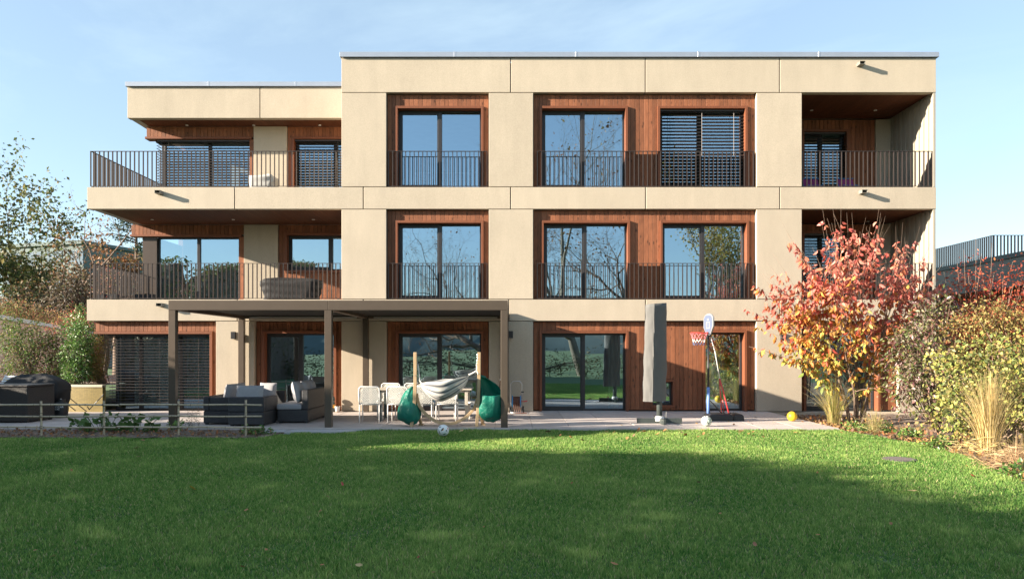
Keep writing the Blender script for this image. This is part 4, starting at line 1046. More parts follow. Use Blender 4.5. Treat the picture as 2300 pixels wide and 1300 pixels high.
for k, zz in enumerate((.165, .375, .600)):
    for a, b in ((-5.6, (262-CX)/sc+7.0+.03*k), ((262-CX)/sc+7.0+.031*k, xe)):
        m = MB(); bamboo(m, (a, -.004 if a < -1 else .0, zz+.006), (b, 0, zz-.004), .0165, .33); m.build('rail', None, bf, smooth=True)

# ---------- far-left corner: wicker box, covered barbecue, gas bottle, slatted chair, folded poles
g0 = ground(30, 948); wb = thing('wicker_box', 'black wicker storage box at the left edge of the terrace', 'storage box', (-11.55, -2.75, 0))
wick_block('body', -.85, .67, -.45, .55, .03, .80, wb, 'wicker_brown'); wick_block('lid', -.86, .68, -.46, .56, .802, .85, wb, 'wicker_brown'); feet(wb, (-.75, .6), (-.38, .48))
bq0 = ground(95, 937); bb = thing('covered_barbecue', 'gas barbecue under a baggy black cover beside the golden wall', 'barbecue', (-11.72, -1.55, 0))
def bbq_shape(root, W, Hh, D, top, mname, seed):
    """baggy cover: rings of a rounded rectangle, domed and wrinkled"""
    rr_ = random.Random(seed); n = 44; lv = 22; vs = []
    for i in range(lv+1):
        t_ = i/lv; z = Hh*t_; 
        k = 1.0-.03*math.sin(t_*6)
        if t_ > top: q = (t_-top)/(1-top); k *= (1-q**2.4*.55)
        else: k *= (.94+.10*t_/top)
        for j in range(n):
            a = 2*math.pi*j/n; ca, sa = math.cos(a), math.sin(a); e = .45
            x_ = math.copysign(abs(ca)**e, ca)*W/2*k; y_ = math.copysign(abs(sa)**e, sa)*D/2*k
            w = .012*math.sin(7*a+t_*9+seed)+.010*math.sin(13*a-t_*5)+.014*math.sin(t_*21+3*math.sin(a*2+seed))
            vs.append((x_*(1+w), y_*(1+w*1.4), z+.02*math.sin(3*a+seed)*(t_ > top)+.012*math.sin(5*a)*(t_ > .9)))
    fs = [(i*n+j, i*n+(j+1) % n, (i+1)*n+(j+1) % n, (i+1)*n+j) for i in range(lv) for j in range(n)]+[tuple(lv*n+j for j in range(n))]
    m = MB(); m.add(vs, fs); return m.build('cover', mname, root, smooth=True)
bbq_shape(bb, 1.42, 1.03, .72, .66, 'black_cloth', 3)
m = MB(); m.tube([(.07*math.cos(a), 0, .03*math.sin(a)+.006*math.cos(2*a)) for a in [2*math.pi*j/20 for j in range(17)]], [.003+.008*abs(math.sin(j/16*math.pi)) for j in range(17)], 5); m.build('logo', 'white_paint', bb, (.38, -.352, .615), (0, .12, 0))
gb = ground(131, 938); gs = thing('gas_bottle', 'black gas bottle with white lettering standing in front of the barbecue', 'gas bottle', (gb.x+.0, gb.y+.1, 0))
m = MB(); m.lathe([(.11, .0), (.13, .02), (.145, .06), (.145, .30), (.12, .37), (.05, .40)], 24); m.build('bottle', 'black_plastic', gs, smooth=True)
m = MB(); m.lathe([(.10, .37), (.10, .45), (.09, .45), (.09, .37)], 20); m.build('collar', 'black_plastic', gs)
m = MB(); m.lathe([(.02, .40), (.03, .44), (.012, .46)], 10); m.build('valve', 'steel', gs)
def text(body, size, parent, loc, rot, m):
    cu = bpy.data.curves.new('t', 'FONT'); cu.body = body; cu.size = size; cu.align_x = 'LEFT'; cu.extrude = .0008; cu.space_line = .85
    o = bpy.data.objects.new('t', cu); COL.objects.link(o); bpy.context.view_layer.update()
    me = bpy.data.meshes.new_from_object(o.evaluated_get(bpy.context.evaluated_depsgraph_get())); bpy.data.objects.remove(o)
    for v_ in me.vertices:                     # wrap the print round the bottle
        a = v_.co.x/.146; x_, y_, z_ = v_.co; rr1 = .1462+v_.co.z; v_.co = (rr1*math.sin(a), -rr1*math.cos(a), y_)
    me.materials.clear(); return link('lettering', me, m, parent, loc, rot)
text('SOCAR\nGAS', .062, gs, (0, 0, .245), (0, 0, -.45), 'ball_white')
m = MB(); m.lathe([(.022, 0), (.022, .004)], 12); m.build('emblem', 'blue_foam', gs, (-.096, -.112, .262), (math.pi/2, 0, -.72))
lc = thing('slatted_chair', 'white slatted folding chair leaning behind the covered barbecue', 'chair', (-12.35, -2.0, 0))
for i in range(9):
    t_ = i/8; m = MB(); m.box(-.24, .24, -.009, .009, -.021, .021); m.build('slat', 'white_paint', lc, (0+.13*t_, .1+.28*t_, .55+.44*t_), (-.55, 0, 0))
for sx in (-1, 1): m = MB(); m.bar((sx*.25+0, 0, 0), (sx*.25+.15, .40, 1.02), .03, .03); m.build('rail', 'white_paint', lc)
fp = thing('folded_frame', 'black folding pole frame lying against the golden mosaic wall', 'pole frame', (-11.3, -.75, 0))
def fpq(px, py): v = at(px, py, -.75); return (v.x+11.3, 0, max(v.z, .012))
for a, b in (((152, 890), (195, 924)), ((152, 908), (170, 922)), ((200, 920), (232, 886)), ((196, 912), (201, 920))):
    m = MB(); m.tube([fpq(*a), fpq(*b)], .011, 6); m.build('pole', 'black_plastic', fp)

# ---------- small things on the terrace and balconies
po = thing('flower_pot', 'small white pot by the timber jamb under the pergola', 'pot', (fx(761), -.15, 0))
m = MB(); m.lathe([(.05, 0), (.07, .14), (.075, .15), (.06, .15), (.06, .12)], 16); m.build('pot', 'white_paint', po, smooth=True)
m = MB(); m.lathe([(.06, .0), (.06, .01)], 16); m.build('saucer', 'terracotta', po)
sg = thing('garden_ornament', 'small dark figure ornament by the window under the pergola', 'ornament', (fx(751), -.10, 0))
m = MB(); m.lathe([(.05, 0), (.055, .05), (.04, .16), (.045, .24), (.02, .27), (.04, .31), (.042, .36), (.02, .41)], 12); m.build('body', 'steel_green', sg, smooth=True)
m = MB(); m.lathe([(.046, .10), (.049, .16), (.047, .2)], 12); m.build('sash', 'ball_orange', sg)
bl = thing('covered_grill', 'black draped grill cover on the first-floor balcony', 'grill', (fx(640)-.15, 1.15, Z1))
bbq_shape(bl, 1.62, .66, .60, .90, 'black_cloth', 9)
wc = thing('covered_chair', 'white draped chair on the second-floor balcony', 'chair', (at(593, 400, 1.9).x, 1.9, Z2))
o = bbq_shape(wc, .74, .74, .6, .92, 'plaster', 5)
for px, lab in ((1826, 'low purple and blue chair on the second-floor loggia by the blind'), (1905, 'low purple and blue chair on the second-floor loggia by the timber wall')):
    v = at(px, 410, 1.5); cc = thing('lounge_chair', lab, 'chair', (v.x, 1.5, Z2), group='low chairs on the loggia')
    m = MB(); m.tube([(-.2, -.2, 0), (-.24, .05, .32), (-.27, .22, .62), (.27, .22, .62), (.24, .05, .32), (.2, -.2, 0)], .014, 6); m.tube([(-.24, .25, 0), (-.22, -.22, .33), (.22, -.22, .33), (.24, .25, 0)], .014, 6); m.build('frame', 'blue_plastic', cc)
    m = MB(); m.grid(lambda u, v: (-.22+.44*u, -.2+.42*v, .31+.30*max(0, v-.45)**1.2*1.9-.06*math.sin(v*3.14)), 6, 8); m.build('sling', 'purple_plastic', cc, solid=.008)
bm2 = thing('broom', 'thin broom leaning in the corner of the second-floor loggia', 'broom', (11.12, 2.1, Z2))
m = MB(); m.tube([(0, 0, .05), (.08, .12, 1.0)], .012, 6); m.build('handle', 'blue_plastic', bm2)
m = MB(); m.box(-.1, .1, -.03, .03, 0, .08); m.build('head', 'black_plastic', bm2)
# rooms: table and lamp upstairs, dark kitchen counter, plants in the corner room
def ptable(x, y_, z, w, lab):
    t = thing('indoor_table', lab, 'table', (x, y_, z))
    box('table_top', -w/2, w/2, -.4, .4, .71, .75, 'white_paint', t, .004)
    for sx in (-1, 1):
        for sy in (-1, 1): box('leg', sx*(w/2-.06)-.03, sx*(w/2-.06)+.03, sy*.34-.03, sy*.34+.03, 0, .709, 'white_paint', t)
ptable(-1.9, 1.9, Z2, 1.8, 'pale table behind the second-floor window left of the tall panels'); ptable(1.9, 2.3, Z2, 1.6, 'pale table behind the second-floor window in the wide timber bay')
lm = thing('globe_lamp', 'round paper globe lamp on a stand behind the second-floor window', 'lamp', (-1.0, 1.3, Z2))
m = MB(); m.lathe([(.02, 0)]+[(.19*math.sin(math.pi*k/12), .62-.19*math.cos(math.pi*k/12)) for k in range(1, 12)], 18); m.build('globe', 'white_paint', lm, smooth=True)
m = MB(); m.lathe([(.12, 0), (.12, .02), (.012, .03), (.012, .46)], 12); m.build('stand', 'white_paint', lm)
kc = thing('kitchen_counter', 'dark kitchen counter with a curved tap behind the lounge window', 'counter', (fx(690), 2.2, 0))
box('cabinet', -1.0, 1.0, -.3, .3, 0, .86, 'interior_dark', kc); box('worktop', -1.03, 1.03, -.33, .33, .861, .90, 'steel_green', kc)
m = MB(); m.tube([(.5, 0, .9), (.5, 0, 1.15), (.46, 0, 1.22), (.38, 0, 1.22), (.34, 0, 1.14)], .012, 6); m.build('tap', 'steel', kc)
# drain cover in the lawn
dc = ground(2020, 1030, -.03); dr = thing('drain_cover', 'oval slotted drain cover set in the shaded lawn', 'drain cover', (dc.x, dc.y, -.060))
m = MB(); m.lathe([(.245, .0), (.245, .030), (.225, .034), (.215, .026), (.0, .026)], 32); m.build('ring', 'drain', dr)
for i in range(11):
    xx = -.20+i*.04; hh = math.sqrt(max(.215**2-xx*xx, .0004)); box('slat', xx-.012, xx+.012, -hh, hh, .027, .038, 'drain', dr)

# ================================================================== PLANTS
def np3(v): return np.array(v, float)
def clumps(g, lobes, n, per, sig, shell=.55):
    """leaf points in clumps spread through ellipsoid lobes (cx,cy,cz,rx,ry,rz)"""
    w = np.array([l[3]*l[4]*l[5] for l in lobes]); w = w/w.sum(); nc = max(1, n//per)
    idx = g.choice(len(lobes), nc, p=w); L = np.array(lobes)[idx]
    d = unit(g.normal(0, 1, (nc, 3))); r = (shell+(1-shell)*g.random((nc, 1)))
    c = L[:, :3]+d*r*L[:, 3:]
    pts = np.repeat(c, per, 0)+g.normal(0, 1, (nc*per, 3))*sig; out = np.repeat(d, per, 0)
    return pts, out, np.repeat(np.arange(nc), per), c
def stems(mb, rng, base, targets, r0, n=5, k=7):
    base = Vector(base)
    for t in targets:
        t = Vector(t); b = base+Vector((rng.gauss(0, .06), rng.gauss(0, .06), 0)); mid = b.lerp(t, .5)+Vector((rng.gauss(0, .08), rng.gauss(0, .08), .12*(t-b).length))
        pts = [b.lerp(mid, q/3).lerp(mid.lerp(t, q/3), q/3) for q in range(4)]
        mb.tube(pts, [r0, r0*.8, r0*.55, r0*.25], n)
def shrub(name, label, base, lobes, n, size, pal, m='leaf', per=9, sig=.07, droop=.3, ratio=.5, seed=1, nst=26, stem='twig', r0=.012, group=None, cat='shrub', shell=.5, jit=.3, zmin=None, split=None):
    g = np.random.default_rng(seed); rng = random.Random(seed); t = thing(name, label, cat, base, group=group)
    lob = [(l[0]-base[0], l[1]-base[1], l[2]-base[2], *l[3:]) for l in lobes]
    pts, out, ci, cc = clumps(g, lob, n, per, sig, shell); 
    if zmin is not None: pts[:, 2] = np.maximum(pts[:, 2], zmin)
    cols = pick(g, len(pts), pal, jit)
    tint = g.uniform(.62, 1.32, (len(cc), 1))[ci]; cols = np.clip(cols*tint, 0, 1)
    leaf_cloud('foliage', pts, size, cols, t, m, droop, ratio, seed+5, outdir=out*.6)
    mb = MB(); stems(mb, rng, (0, 0, 0), [cc[i] for i in g.choice(len(cc), min(nst, len(cc)), replace=False)], r0); mb.build('stems', stem, t)
    return t
def at3(px, py, y): v = at(px, py, y); return (v.x, v.y, v.z)
def lobe(px, py, y, rpx, rpy, ry=None):
    v = at(px, py, y); s = F/(CAMD+y); return (v.x, v.y, v.z, rpx/s, ry or rpx/s*.8, rpy/s)

# ---------- the autumn tree on the right
def autumn_tree():
    rng = random.Random(21); g = np.random.default_rng(21)
    y0 = -3.15; b = at(1922, 950, y0); root = thing('autumn_tree', 'small multi-stemmed tree with red and yellow autumn leaves at the terrace corner', 'tree', (b.x, y0, -.05))
    org = Vector((b.x, y0, -.05)); T = lambda px, py, dy=0.0: at(px, py, y0+dy)-org
    tr = MB(); trunks = []
    for (p0, p1, p2, p3, r, dy) in (((1908, 952), (1900, 905), (1880, 840), (1850, 760), .060, -.1), ((1925, 952), (1926, 890), (1922, 800), (1930, 700), .045, .12), ((1935, 952), (1946, 905), (1958, 830), (1985, 740), .062, .0), ((1920, 952), (1918, 880), (1900, 800), (1890, 690), .04, -.35), ((1932, 952), (1940, 880), (1960, 800), (2020, 730), .036, .35)):
        r *= .72; pts = curve([T(*p0), T(*p1, dy*.4), T(*p2, dy), T(*p3, dy*1.6)], 5); pts[0].z = 0.0
        rad = [r*(1-.6*i/(len(pts)-1)) for i in range(len(pts))]; tr.tube(pts, rad, 9); trunks.append((pts, rad))
    tips = [(1750, 487), (1765, 520), (1722, 588), (1738, 610), (1690, 632), (1667, 690), (1700, 730), (1682, 778), (1760, 800), (1846, 460), (1868, 500), (1889, 455), (1913, 478), (1932, 520), (1976, 457), (1955, 505), (1978, 478), (2000, 505), (2012, 508), (2028, 500), (2068, 503), (2040, 540), (2020, 552), (2148, 605), (2097, 553), (2120, 590), (2080, 655), (2062, 730), (2040, 780), (1990, 852), (1960, 870), (1905, 868), (1838, 852), (1815, 835), (1790, 815), (1800, 560), (1820, 600), (1780, 640), (1745, 680), (2050, 610), (2085, 620), (1985, 560), (1900, 540), (1870, 560), (1880, 885), (1950, 890), (1850, 870)]
    ends = [(p, rng.uniform(-.9, .9)) for p in tips]
    for k in range(120):
        a = rng.uniform(0, 6.283); q = math.sqrt(rng.random()); ends.append(((1915+q*222*math.cos(a), 655+q*190*math.sin(a)), rng.uniform(-1.3, 1.2)*math.sqrt(max(.1, 1-q*q))))
    L, O, Zc = [], [], []
    def shoot(p, tip, r, leafy, span=(.25, .97), bare=False):
        d = (tip-p); mid = p.lerp(tip, .45)+Vector((rng.gauss(0, .06), rng.gauss(0, .06), .05-.05*d.length*(tip.z < p.z)))
        pts = []
        for q in range(7):
            t_ = q/6; pts.append(p.lerp(mid, t_).lerp(mid.lerp(tip, t_), t_)+Vector((rng.gauss(0, .012), rng.gauss(0, .012), rng.gauss(0, .012)))*(0 < q < 6))
        tr_.tube(pts, [r*(1-.78*q/6) for q in range(7)], 5); ln = d.length; n = int(ln*(span[1]-span[0])/.048*leafy)
        for k in range(n):
            t_ = rng.uniform(*span); i = min(int(t_*6), 5); c = pts[i].lerp(pts[i+1], t_*6-i); dd = (pts[i+1]-pts[i]).normalized()
            side = Vector((rng.gauss(0, 1), rng.gauss(0, 1), rng.gauss(0, .4))).normalized()
            L.append(c+side*rng.uniform(.01, .05)+Vector((0, 0, -rng.uniform(.0, .035)))); O.append(side*.5+dd*.25)
        return pts
    tr_ = MB()
    for (pp_, dy) in ends:
        tip = T(*pp_, dy)
        low = tip.z < 1.6
        best = None
        for pts, rad in trunks:
            for i, p in enumerate(pts):
                if p.z < .65 or p.z > tip.z+.5: continue
                c = (p-tip).length+abs(p.z-(tip.z*.45+.25))*1.2
                if best is None or c < best[0]: best = (c, p, rad[i])
        if best is None: best = (0, trunks[0][0][8], .03)
        top = tip.z > 3.3
        pts = shoot(best[1], tip, max(.005, min(.015, best[2]*.42)), .85 if top else 1.0, (.30, .86) if top else (.28, .98))
        for k in range(rng.randint(1, 3) if not top else rng.randint(0, 2)):
            t_ = rng.uniform(.35, .8); i = min(int(t_*6), 5); p = pts[i]; dd = (pts[-1]-pts[0]).normalized()
            side = Vector((rng.gauss(0, 1), rng.gauss(0, 1), rng.gauss(0, .35))).normalized()
            shoot(p, p+(dd*.5+side*.55).normalized()*rng.uniform(.25, .55), .005, 1.05, (.15, .98))
    tr.build('trunk', 'bark', root, smooth=True); tr_.build('branches', 'twig', root, smooth=True)
    P = np.array([tuple(v) for v in L]); OD = np.array([tuple(v) for v in O]); n = len(P)
    red = [(.50, .12, .09), (.55, .17, .12), (.58, .23, .13), (.60, .28, .21), (.45, .10, .08), (.57, .20, .15)]
    mid = [(.60, .17, .06), (.64, .28, .06), (.66, .40, .10), (.56, .11, .07), (.60, .30, .08), (.40, .20, .05)]
    low = [(.62, .44, .09), (.50, .42, .09), (.30, .32, .07), (.64, .34, .07), (.22, .27, .07), (.60, .50, .16), (.58, .22, .07)]
    z = P[:, 2]+g.normal(0, .38, n)+.25*np.sin(P[:, 0]*2.1)
    cr, cm, cl = pick(g, n, red), pick(g, n, mid), pick(g, n, low)
    cols = np.where((z > 2.55)[:, None], cr, np.where((z > 1.62)[:, None], cm, cl))
    leaf_cloud('crown', P, .138, cols, root, 'leaf', .62, .52, 5, .10, True, OD)
    return n
nleaf = autumn_tree()

# ---------- shrubs on the right
shrub('red_shrub', 'tall airy shrub with small dark red leaves behind the yellow bush', (10.9, -2.9, -.05), [lobe(2120, 690, -3.0, 45, 70), lobe(2190, 640, -2.6, 60, 60), lobe(2270, 640, -3.0, 60, 65), lobe(2230, 730, -3.2, 110, 65), lobe(2190, 800, -3.4, 120, 80), lobe(2330, 720, -3, 90, 110)],
      8000, .070, [(.36, .060, .030), (.26, .040, .028), (.42, .11, .045), (.20, .045, .03)], per=7, sig=.09, seed=31, nst=70, r0=.014, shell=.25, droop=.25)
def whips(parent_label, pts, pal, seed, size, name, cat='shrub', y=-3.0):
    rng = random.Random(seed); g = np.random.default_rng(seed); b = ground(2150, 935); root = thing(name, parent_label, cat, (at(pts[0][0], 900, y).x, y, -.05))
    o = Vector(root.location); mb = MB(); L = []
    for (x0, y0, x1, y1) in pts:
        a, e = at(x0, y0, y+rng.uniform(-.3, .3))-o, at(x1, y1, y+rng.uniform(-.4, .4))-o; a.z = max(0, a.z) if y0 < 890 else 0
        m_ = a.lerp(e, .5)+Vector((rng.gauss(0, .1), rng.gauss(0, .1), .1)); q = [a.lerp(m_, i/8).lerp(m_.lerp(e, i/8), i/8) for i in range(9)]
        mb.tube(q, [.010*(1-.75*i/8) for i in range(9)], 5)
        for k in range(46):
            t_ = rng.uniform(.35, .92)*8; i = min(int(t_), 7); L.append(q[i].lerp(q[i+1], t_-i)+Vector((rng.gauss(0, .045), rng.gauss(0, .045), rng.gauss(0, .03))))
    mb.build('stems', 'twig', root); P = np.array([tuple(v) for v in L]); leaf_cloud('foliage', P, size, pick(g, len(P), pal), root, 'leaf', .35, .42, seed)
whips('arching whippy stems with rusty red leaves against the dark neighbouring wall', [(2180, 920, 2165, 560), (2185, 920, 2192, 525), (2190, 920, 2228, 545), (2195, 920, 2275, 588), (2170, 920, 2120, 610), (2185, 920, 2150, 590), (2200, 920, 2295, 625), (2178, 920, 2205, 570), (2182, 920, 2130, 640), (2210, 920, 2290, 660)],
      [(.42, .10, .045), (.36, .07, .04), (.48, .17, .07), (.30, .06, .04)], 41, .075, 'red_whip_shrub')
shrub('purple_shrub', 'mottled purple and green shrub between the autumn tree and the yellow bush', (8.75, -4.6, -.05), [lobe(2040, 800, -4.3, 60, 70), lobe(2075, 740, -4.0, 55, 60), lobe(2090, 830, -4.8, 60, 70), lobe(2040, 880, -4.8, 48, 45), lobe(2110, 700, -4, 50, 45)],
      4800, .088, [(.12, .14, .045), (.20, .12, .10), (.09, .11, .04), (.26, .20, .13), (.17, .18, .06), (.15, .06, .06)], 'leaf_gloss', per=6, sig=.09, seed=33, nst=60, shell=.3, r0=.011)
shrub('yellow_bush', 'large bright yellow-green bush at the right edge of the lawn', (8.35, -7.0, -.05), [lobe(2190, 845, -6.4, 80, 80), lobe(2150, 905, -6.8, 72, 65), lobe(2240, 800, -6.2, 70, 60), lobe(2270, 880, -6.9, 80, 85), lobe(2130, 810, -6.0, 45, 60), lobe(2310, 830, -6, 50, 60), lobe(2330, 920, -7, 90, 80), lobe(2145, 950, -7.2, 70, 40)],
      7000, .074, [(.40, .36, .09), (.34, .35, .09), (.22, .26, .065), (.46, .41, .15), (.15, .19, .05), (.34, .25, .09), (.10, .12, .04)], per=24, sig=.14, seed=35, nst=80, ratio=.7, shell=.2, r0=.011, zmin=.02)
shrub('bronze_bush', 'brownish leafy bush filling the right edge above the dry grass', (10.2, -5.2, -.05), [lobe(2230, 720, -5, 70, 50), lobe(2290, 730, -5, 60, 60), lobe(2160, 740, -4.6, 50, 45), lobe(2310, 830, -5.4, 60, 90)],
      4200, .075, [(.30, .24, .08), (.34, .13, .06), (.20, .17, .06), (.40, .30, .10)], per=7, sig=.09, seed=37, nst=50, shell=.3)
def tuft(name, label, base, n, h, spread, pal, seed, w=.006, mess=0, heads=True):
    g = np.random.default_rng(seed); t = thing(name, label, 'grass', base); V, Fc, C = [], [], []
    pal = np.array(pal)
    for k in range(n):
        a = g.uniform(0, 6.283); r0 = abs(g.normal(0, .06)); hh = h*g.uniform(.55, 1.08); out = spread*abs(g.normal(0, .55))*hh
        b = np.array([r0*math.cos(a), r0*math.sin(a), 0]); d = np.array([math.cos(a), math.sin(a), 0]); sd = np.array([-d[1], d[0], 0])*w*g.uniform(.6, 1.2)
        sd = np.array([w, 0, 0])*g.uniform(.6, 1.2) if g.random() < .6 else sd; c = pal[g.integers(len(pal))]*g.uniform(.75, 1.2)
        i0 = len(V); S = 5
        for q in range(S+1):
            u = q/S; p = b+d*out*(u**1.8)+np.array([0, 0, hh*(u-.28*(out/hh)*u**2.5)]); ww = sd*(1-u*.85); V += [p-ww, p+ww]; C += [c, c]
        for q in range(S): Fc.append((i0+2*q, i0+2*q+1, i0+2*q+3, i0+2*q+2))
    for k in range(mess):
        a = g.uniform(0, 6.283); r = g.uniform(.05, .55); z = g.uniform(.02, .38)*(1-r); p = np.array([r*math.cos(a), r*math.sin(a), z]); d = g.normal(0, 1, 3); d[2] *= .6; d = d/np.linalg.norm(d)*g.uniform(.1, .28); sd = np.array([0, 0, w*.8]) if abs(d[2]) < .1 else np.array([w*.8, 0, 0]); c = pal[g.integers(len(pal))]*g.uniform(.6, 1.1)
        i0 = len(V); e = p+d; e[2] = max(e[2], .0); V += [p-sd, p+sd, e+sd*.4, e-sd*.4]; C += [c]*4; Fc.append((i0, i0+1, i0+2, i0+3))
    o = trimesh('blades', np.array(V), np.array(Fc), 'leaf', t, np.clip(np.array(C), 0, 1)); return t
p = ground(1872, 950); tuft('ornamental_grass', 'upright clump of golden green grass left of the autumn tree trunks', (p.x, p.y, -.05), 230, 1.15, .75, [(.52, .40, .16), (.42, .38, .12), (.30, .31, .09), (.60, .48, .24)], 51)
p = ground(2222, 1018); tuft('dry_grass', 'tall straw-coloured dry grass clump at the front of the right bed', (p.x, p.y, -.05), 420, 1.35, .55, [(.62, .46, .20), (.55, .40, .18), (.68, .54, .28), (.46, .36, .14)], 52, .007, 260)
p = ground(2262, 990); tuft('dry_grass', 'second straw grass clump behind the tall one at the right edge', (p.x, p.y, -.05), 260, 1.5, .6, [(.58, .44, .20), (.50, .37, .16), (.62, .50, .26)], 55, .006, 60)
p = ground(2275, 1050); tuft('dry_grass', 'low messy dry grass at the right edge in front of the straw clump', (p.x+.05, p.y, -.05), 90, .55, 1.1, [(.50, .33, .19), (.44, .28, .15), (.58, .42, .24)], 53, .006, 420)
p = ground(2085, 985); tuft('dry_grass', 'short pale grass tuft between the trunks and the yellow bush', (p.x-.35, p.y+1.3, -.05), 80, .6, .9, [(.55, .44, .22), (.40, .36, .14)], 54, .005, 60)
def herbs(name, label, base, r, n, size, pal, seed, h=.12, cat='plant', m='leaf_gloss', ratio=.6):
    return shrub(name, label, base, [(base[0], base[1], base[2]+h*.6, r, r*.7, h)], n, size, pal, m, 5, .03, .1, ratio, seed, 10, 'twig', .004, None, cat, .2, zmin=.0)
GRN = [(.10, .20, .04), (.16, .27, .06), (.07, .15, .035), (.22, .30, .08)]
for k, (px, py, r, h, lab) in enumerate(((1925, 968, .30, .12, 'low leafy ground plant in front of the autumn tree trunks'), (1985, 972, .28, .14, 'low leafy plant right of the trunks at the bed edge'), (2045, 985, .26, .12, 'low leafy plant under the purple shrub at the lawn edge'), (2110, 1008, .34, .15, 'low green plants below the yellow bush at the lawn edge'), (2285, 1075, .30, .14, 'dark green plants at the far right lawn corner'))):
    p = ground(px, py, -.05); herbs('ground_plant', lab, (p.x, p.y, -.05), r, 330, .06, GRN, 60+k, h)
# ---------- left: shrubs on the raised bed
shrub('loose_shrub', 'loose yellowing shrub at the left edge behind the barbecue', (-13.3, .7, .69), [lobe(40, 780, .7, 55, 60), lobe(20, 730, .8, 45, 55), lobe(80, 760, .9, 40, 50), lobe(40, 830, .6, 60, 25)], 3800, .066, [(.10, .17, .04), (.15, .22, .05), (.07, .12, .03), (.24, .20, .08)], per=12, sig=.11, seed=71, nst=70, shell=.2, r0=.010)
shrub('red_green_shrub', 'dark reddish green shrub right of the loose one on the raised bed', (-12.75, .9, .69), [lobe(115, 790, .8, 45, 55), lobe(105, 835, .7, 40, 25), lobe(125, 765, 1.0, 30, 25)], 3000, .060, [(.12, .05, .035), (.09, .14, .035), (.13, .09, .04), (.12, .18, .04), (.07, .11, .03)], per=12, sig=.09, seed=73, nst=40, shell=.3)
shrub('glossy_shrub', 'glossy green upright shrub above the golden mosaic wall', (-12.05, .7, .69), [lobe(172, 790, .7, 36, 68), lobe(165, 735, .8, 25, 30), lobe(168, 835, .6, 36, 32), lobe(178, 700, .8, 13, 22), lobe(185, 760, .7, 30, 45)], 5600, .066, [(.09, .19, .04), (.14, .26, .05), (.06, .13, .03), (.20, .30, .09)], 'leaf_gloss', per=8, sig=.065, seed=75, nst=40, shell=.45)
shrub('olive_shrub', 'olive brown shrub squeezed between the glossy shrub and the corner blind', (-11.55, 1.1, .69), [lobe(212, 810, 1.0, 24, 45), lobe(205, 845, .9, 28, 20), lobe(218, 770, 1.2, 14, 25)], 2600, .055, [(.24, .22, .06), (.18, .17, .04), (.30, .20, .07)], per=7, sig=.06, seed=77, nst=30, shell=.3)
shrub('red_tip_shrub', 'thin shoots with pinkish red tips rising above the sloping wall', (-12.0, 1.8, .69), [lobe(170, 715, 1.8, 40, 35), lobe(130, 735, 1.9, 30, 25), lobe(195, 730, 2.0, 20, 30)], 900, .06, [(.42, .07, .06), (.30, .20, .07), (.20, .22, .07), (.48, .16, .13)], per=5, sig=.08, seed=79, nst=60, shell=.2)
# mosaic wall
MW = curve([Vector(v) for v in ((-10.86, -.16, 0), (-11.3, -.15, 0), (-11.8, -.10, 0), (-12.4, .0, 0), (-13.5, .1, 0), (-16, .2, 0))], 7)
mw = thing('mosaic_wall', 'low curved retaining wall faced with golden mosaic tiles', 'wall', (-11.6, -.4, 0)); o0 = Vector((-11.6, -.4, 0))
m = MB(); n = len(MW)
def off(i, k):
    d = (MW[min(i+1, n-1)]-MW[max(i-1, 0)]).normalized(); return MW[i]-o0+Vector((-d.y, d.x, 0))*k
vs = [off(i, k)+Vector((0, 0, z)) for i in range(n) for k, z in ((0, 0), (0, .66), (-.15, .66), (-.15, 0))]
fs = [(4*i+j, 4*i+(j+1) % 4, 4*i+4+(j+1) % 4, 4*i+4+j) for i in range(n-1) for j in range(4)]
m.add(vs, fs); mo = m.build('wall_body', 'mosaic', mw)
t_ = M['mosaic'].node_tree; b_ = t_.nodes['Principled BSDF']; gg = N(t_, 'ShaderNodeNewGeometry'); ss = N(t_, 'ShaderNodeSeparateXYZ'); t_.links.new(gg.outputs['Position'], ss.inputs[0])
aa = N(t_, 'ShaderNodeMath', operation='SUBTRACT'); t_.links.new(ss.outputs[1], aa.inputs[0]); t_.links.new(ss.outputs[0], aa.inputs[1]); ccx = N(t_, 'ShaderNodeCombineXYZ'); t_.links.new(aa.outputs[0], ccx.inputs[0]); t_.links.new(ss.outputs[2], ccx.inputs[1])
br = N(t_, 'ShaderNodeTexBrick'); br.offset = 0; br.inputs['Scale'].default_value = 1; br.inputs['Brick Width'].default_value = .05; br.inputs['Row Height'].default_value = .035; br.inputs['Mortar Size'].default_value = .003
br.inputs['Color1'].default_value = (.30, .22, .075, 1); br.inputs['Color2'].default_value = (.23, .17, .055, 1); br.inputs['Mortar'].default_value = (.15, .12, .06, 1); t_.links.new(ccx.outputs[0], br.inputs['Vector']); t_.links.new(br.outputs['Color'], b_.inputs['Base Color'])
m = MB(); vs = [off(i, k)+Vector((0, 0, z)) for i in range(n) for k, z in ((.02, .662), (.02, .72), (-.17, .72), (-.17, .662))]; m.add(vs, fs); m.build('wall_cap', 'stone_cap', mw)
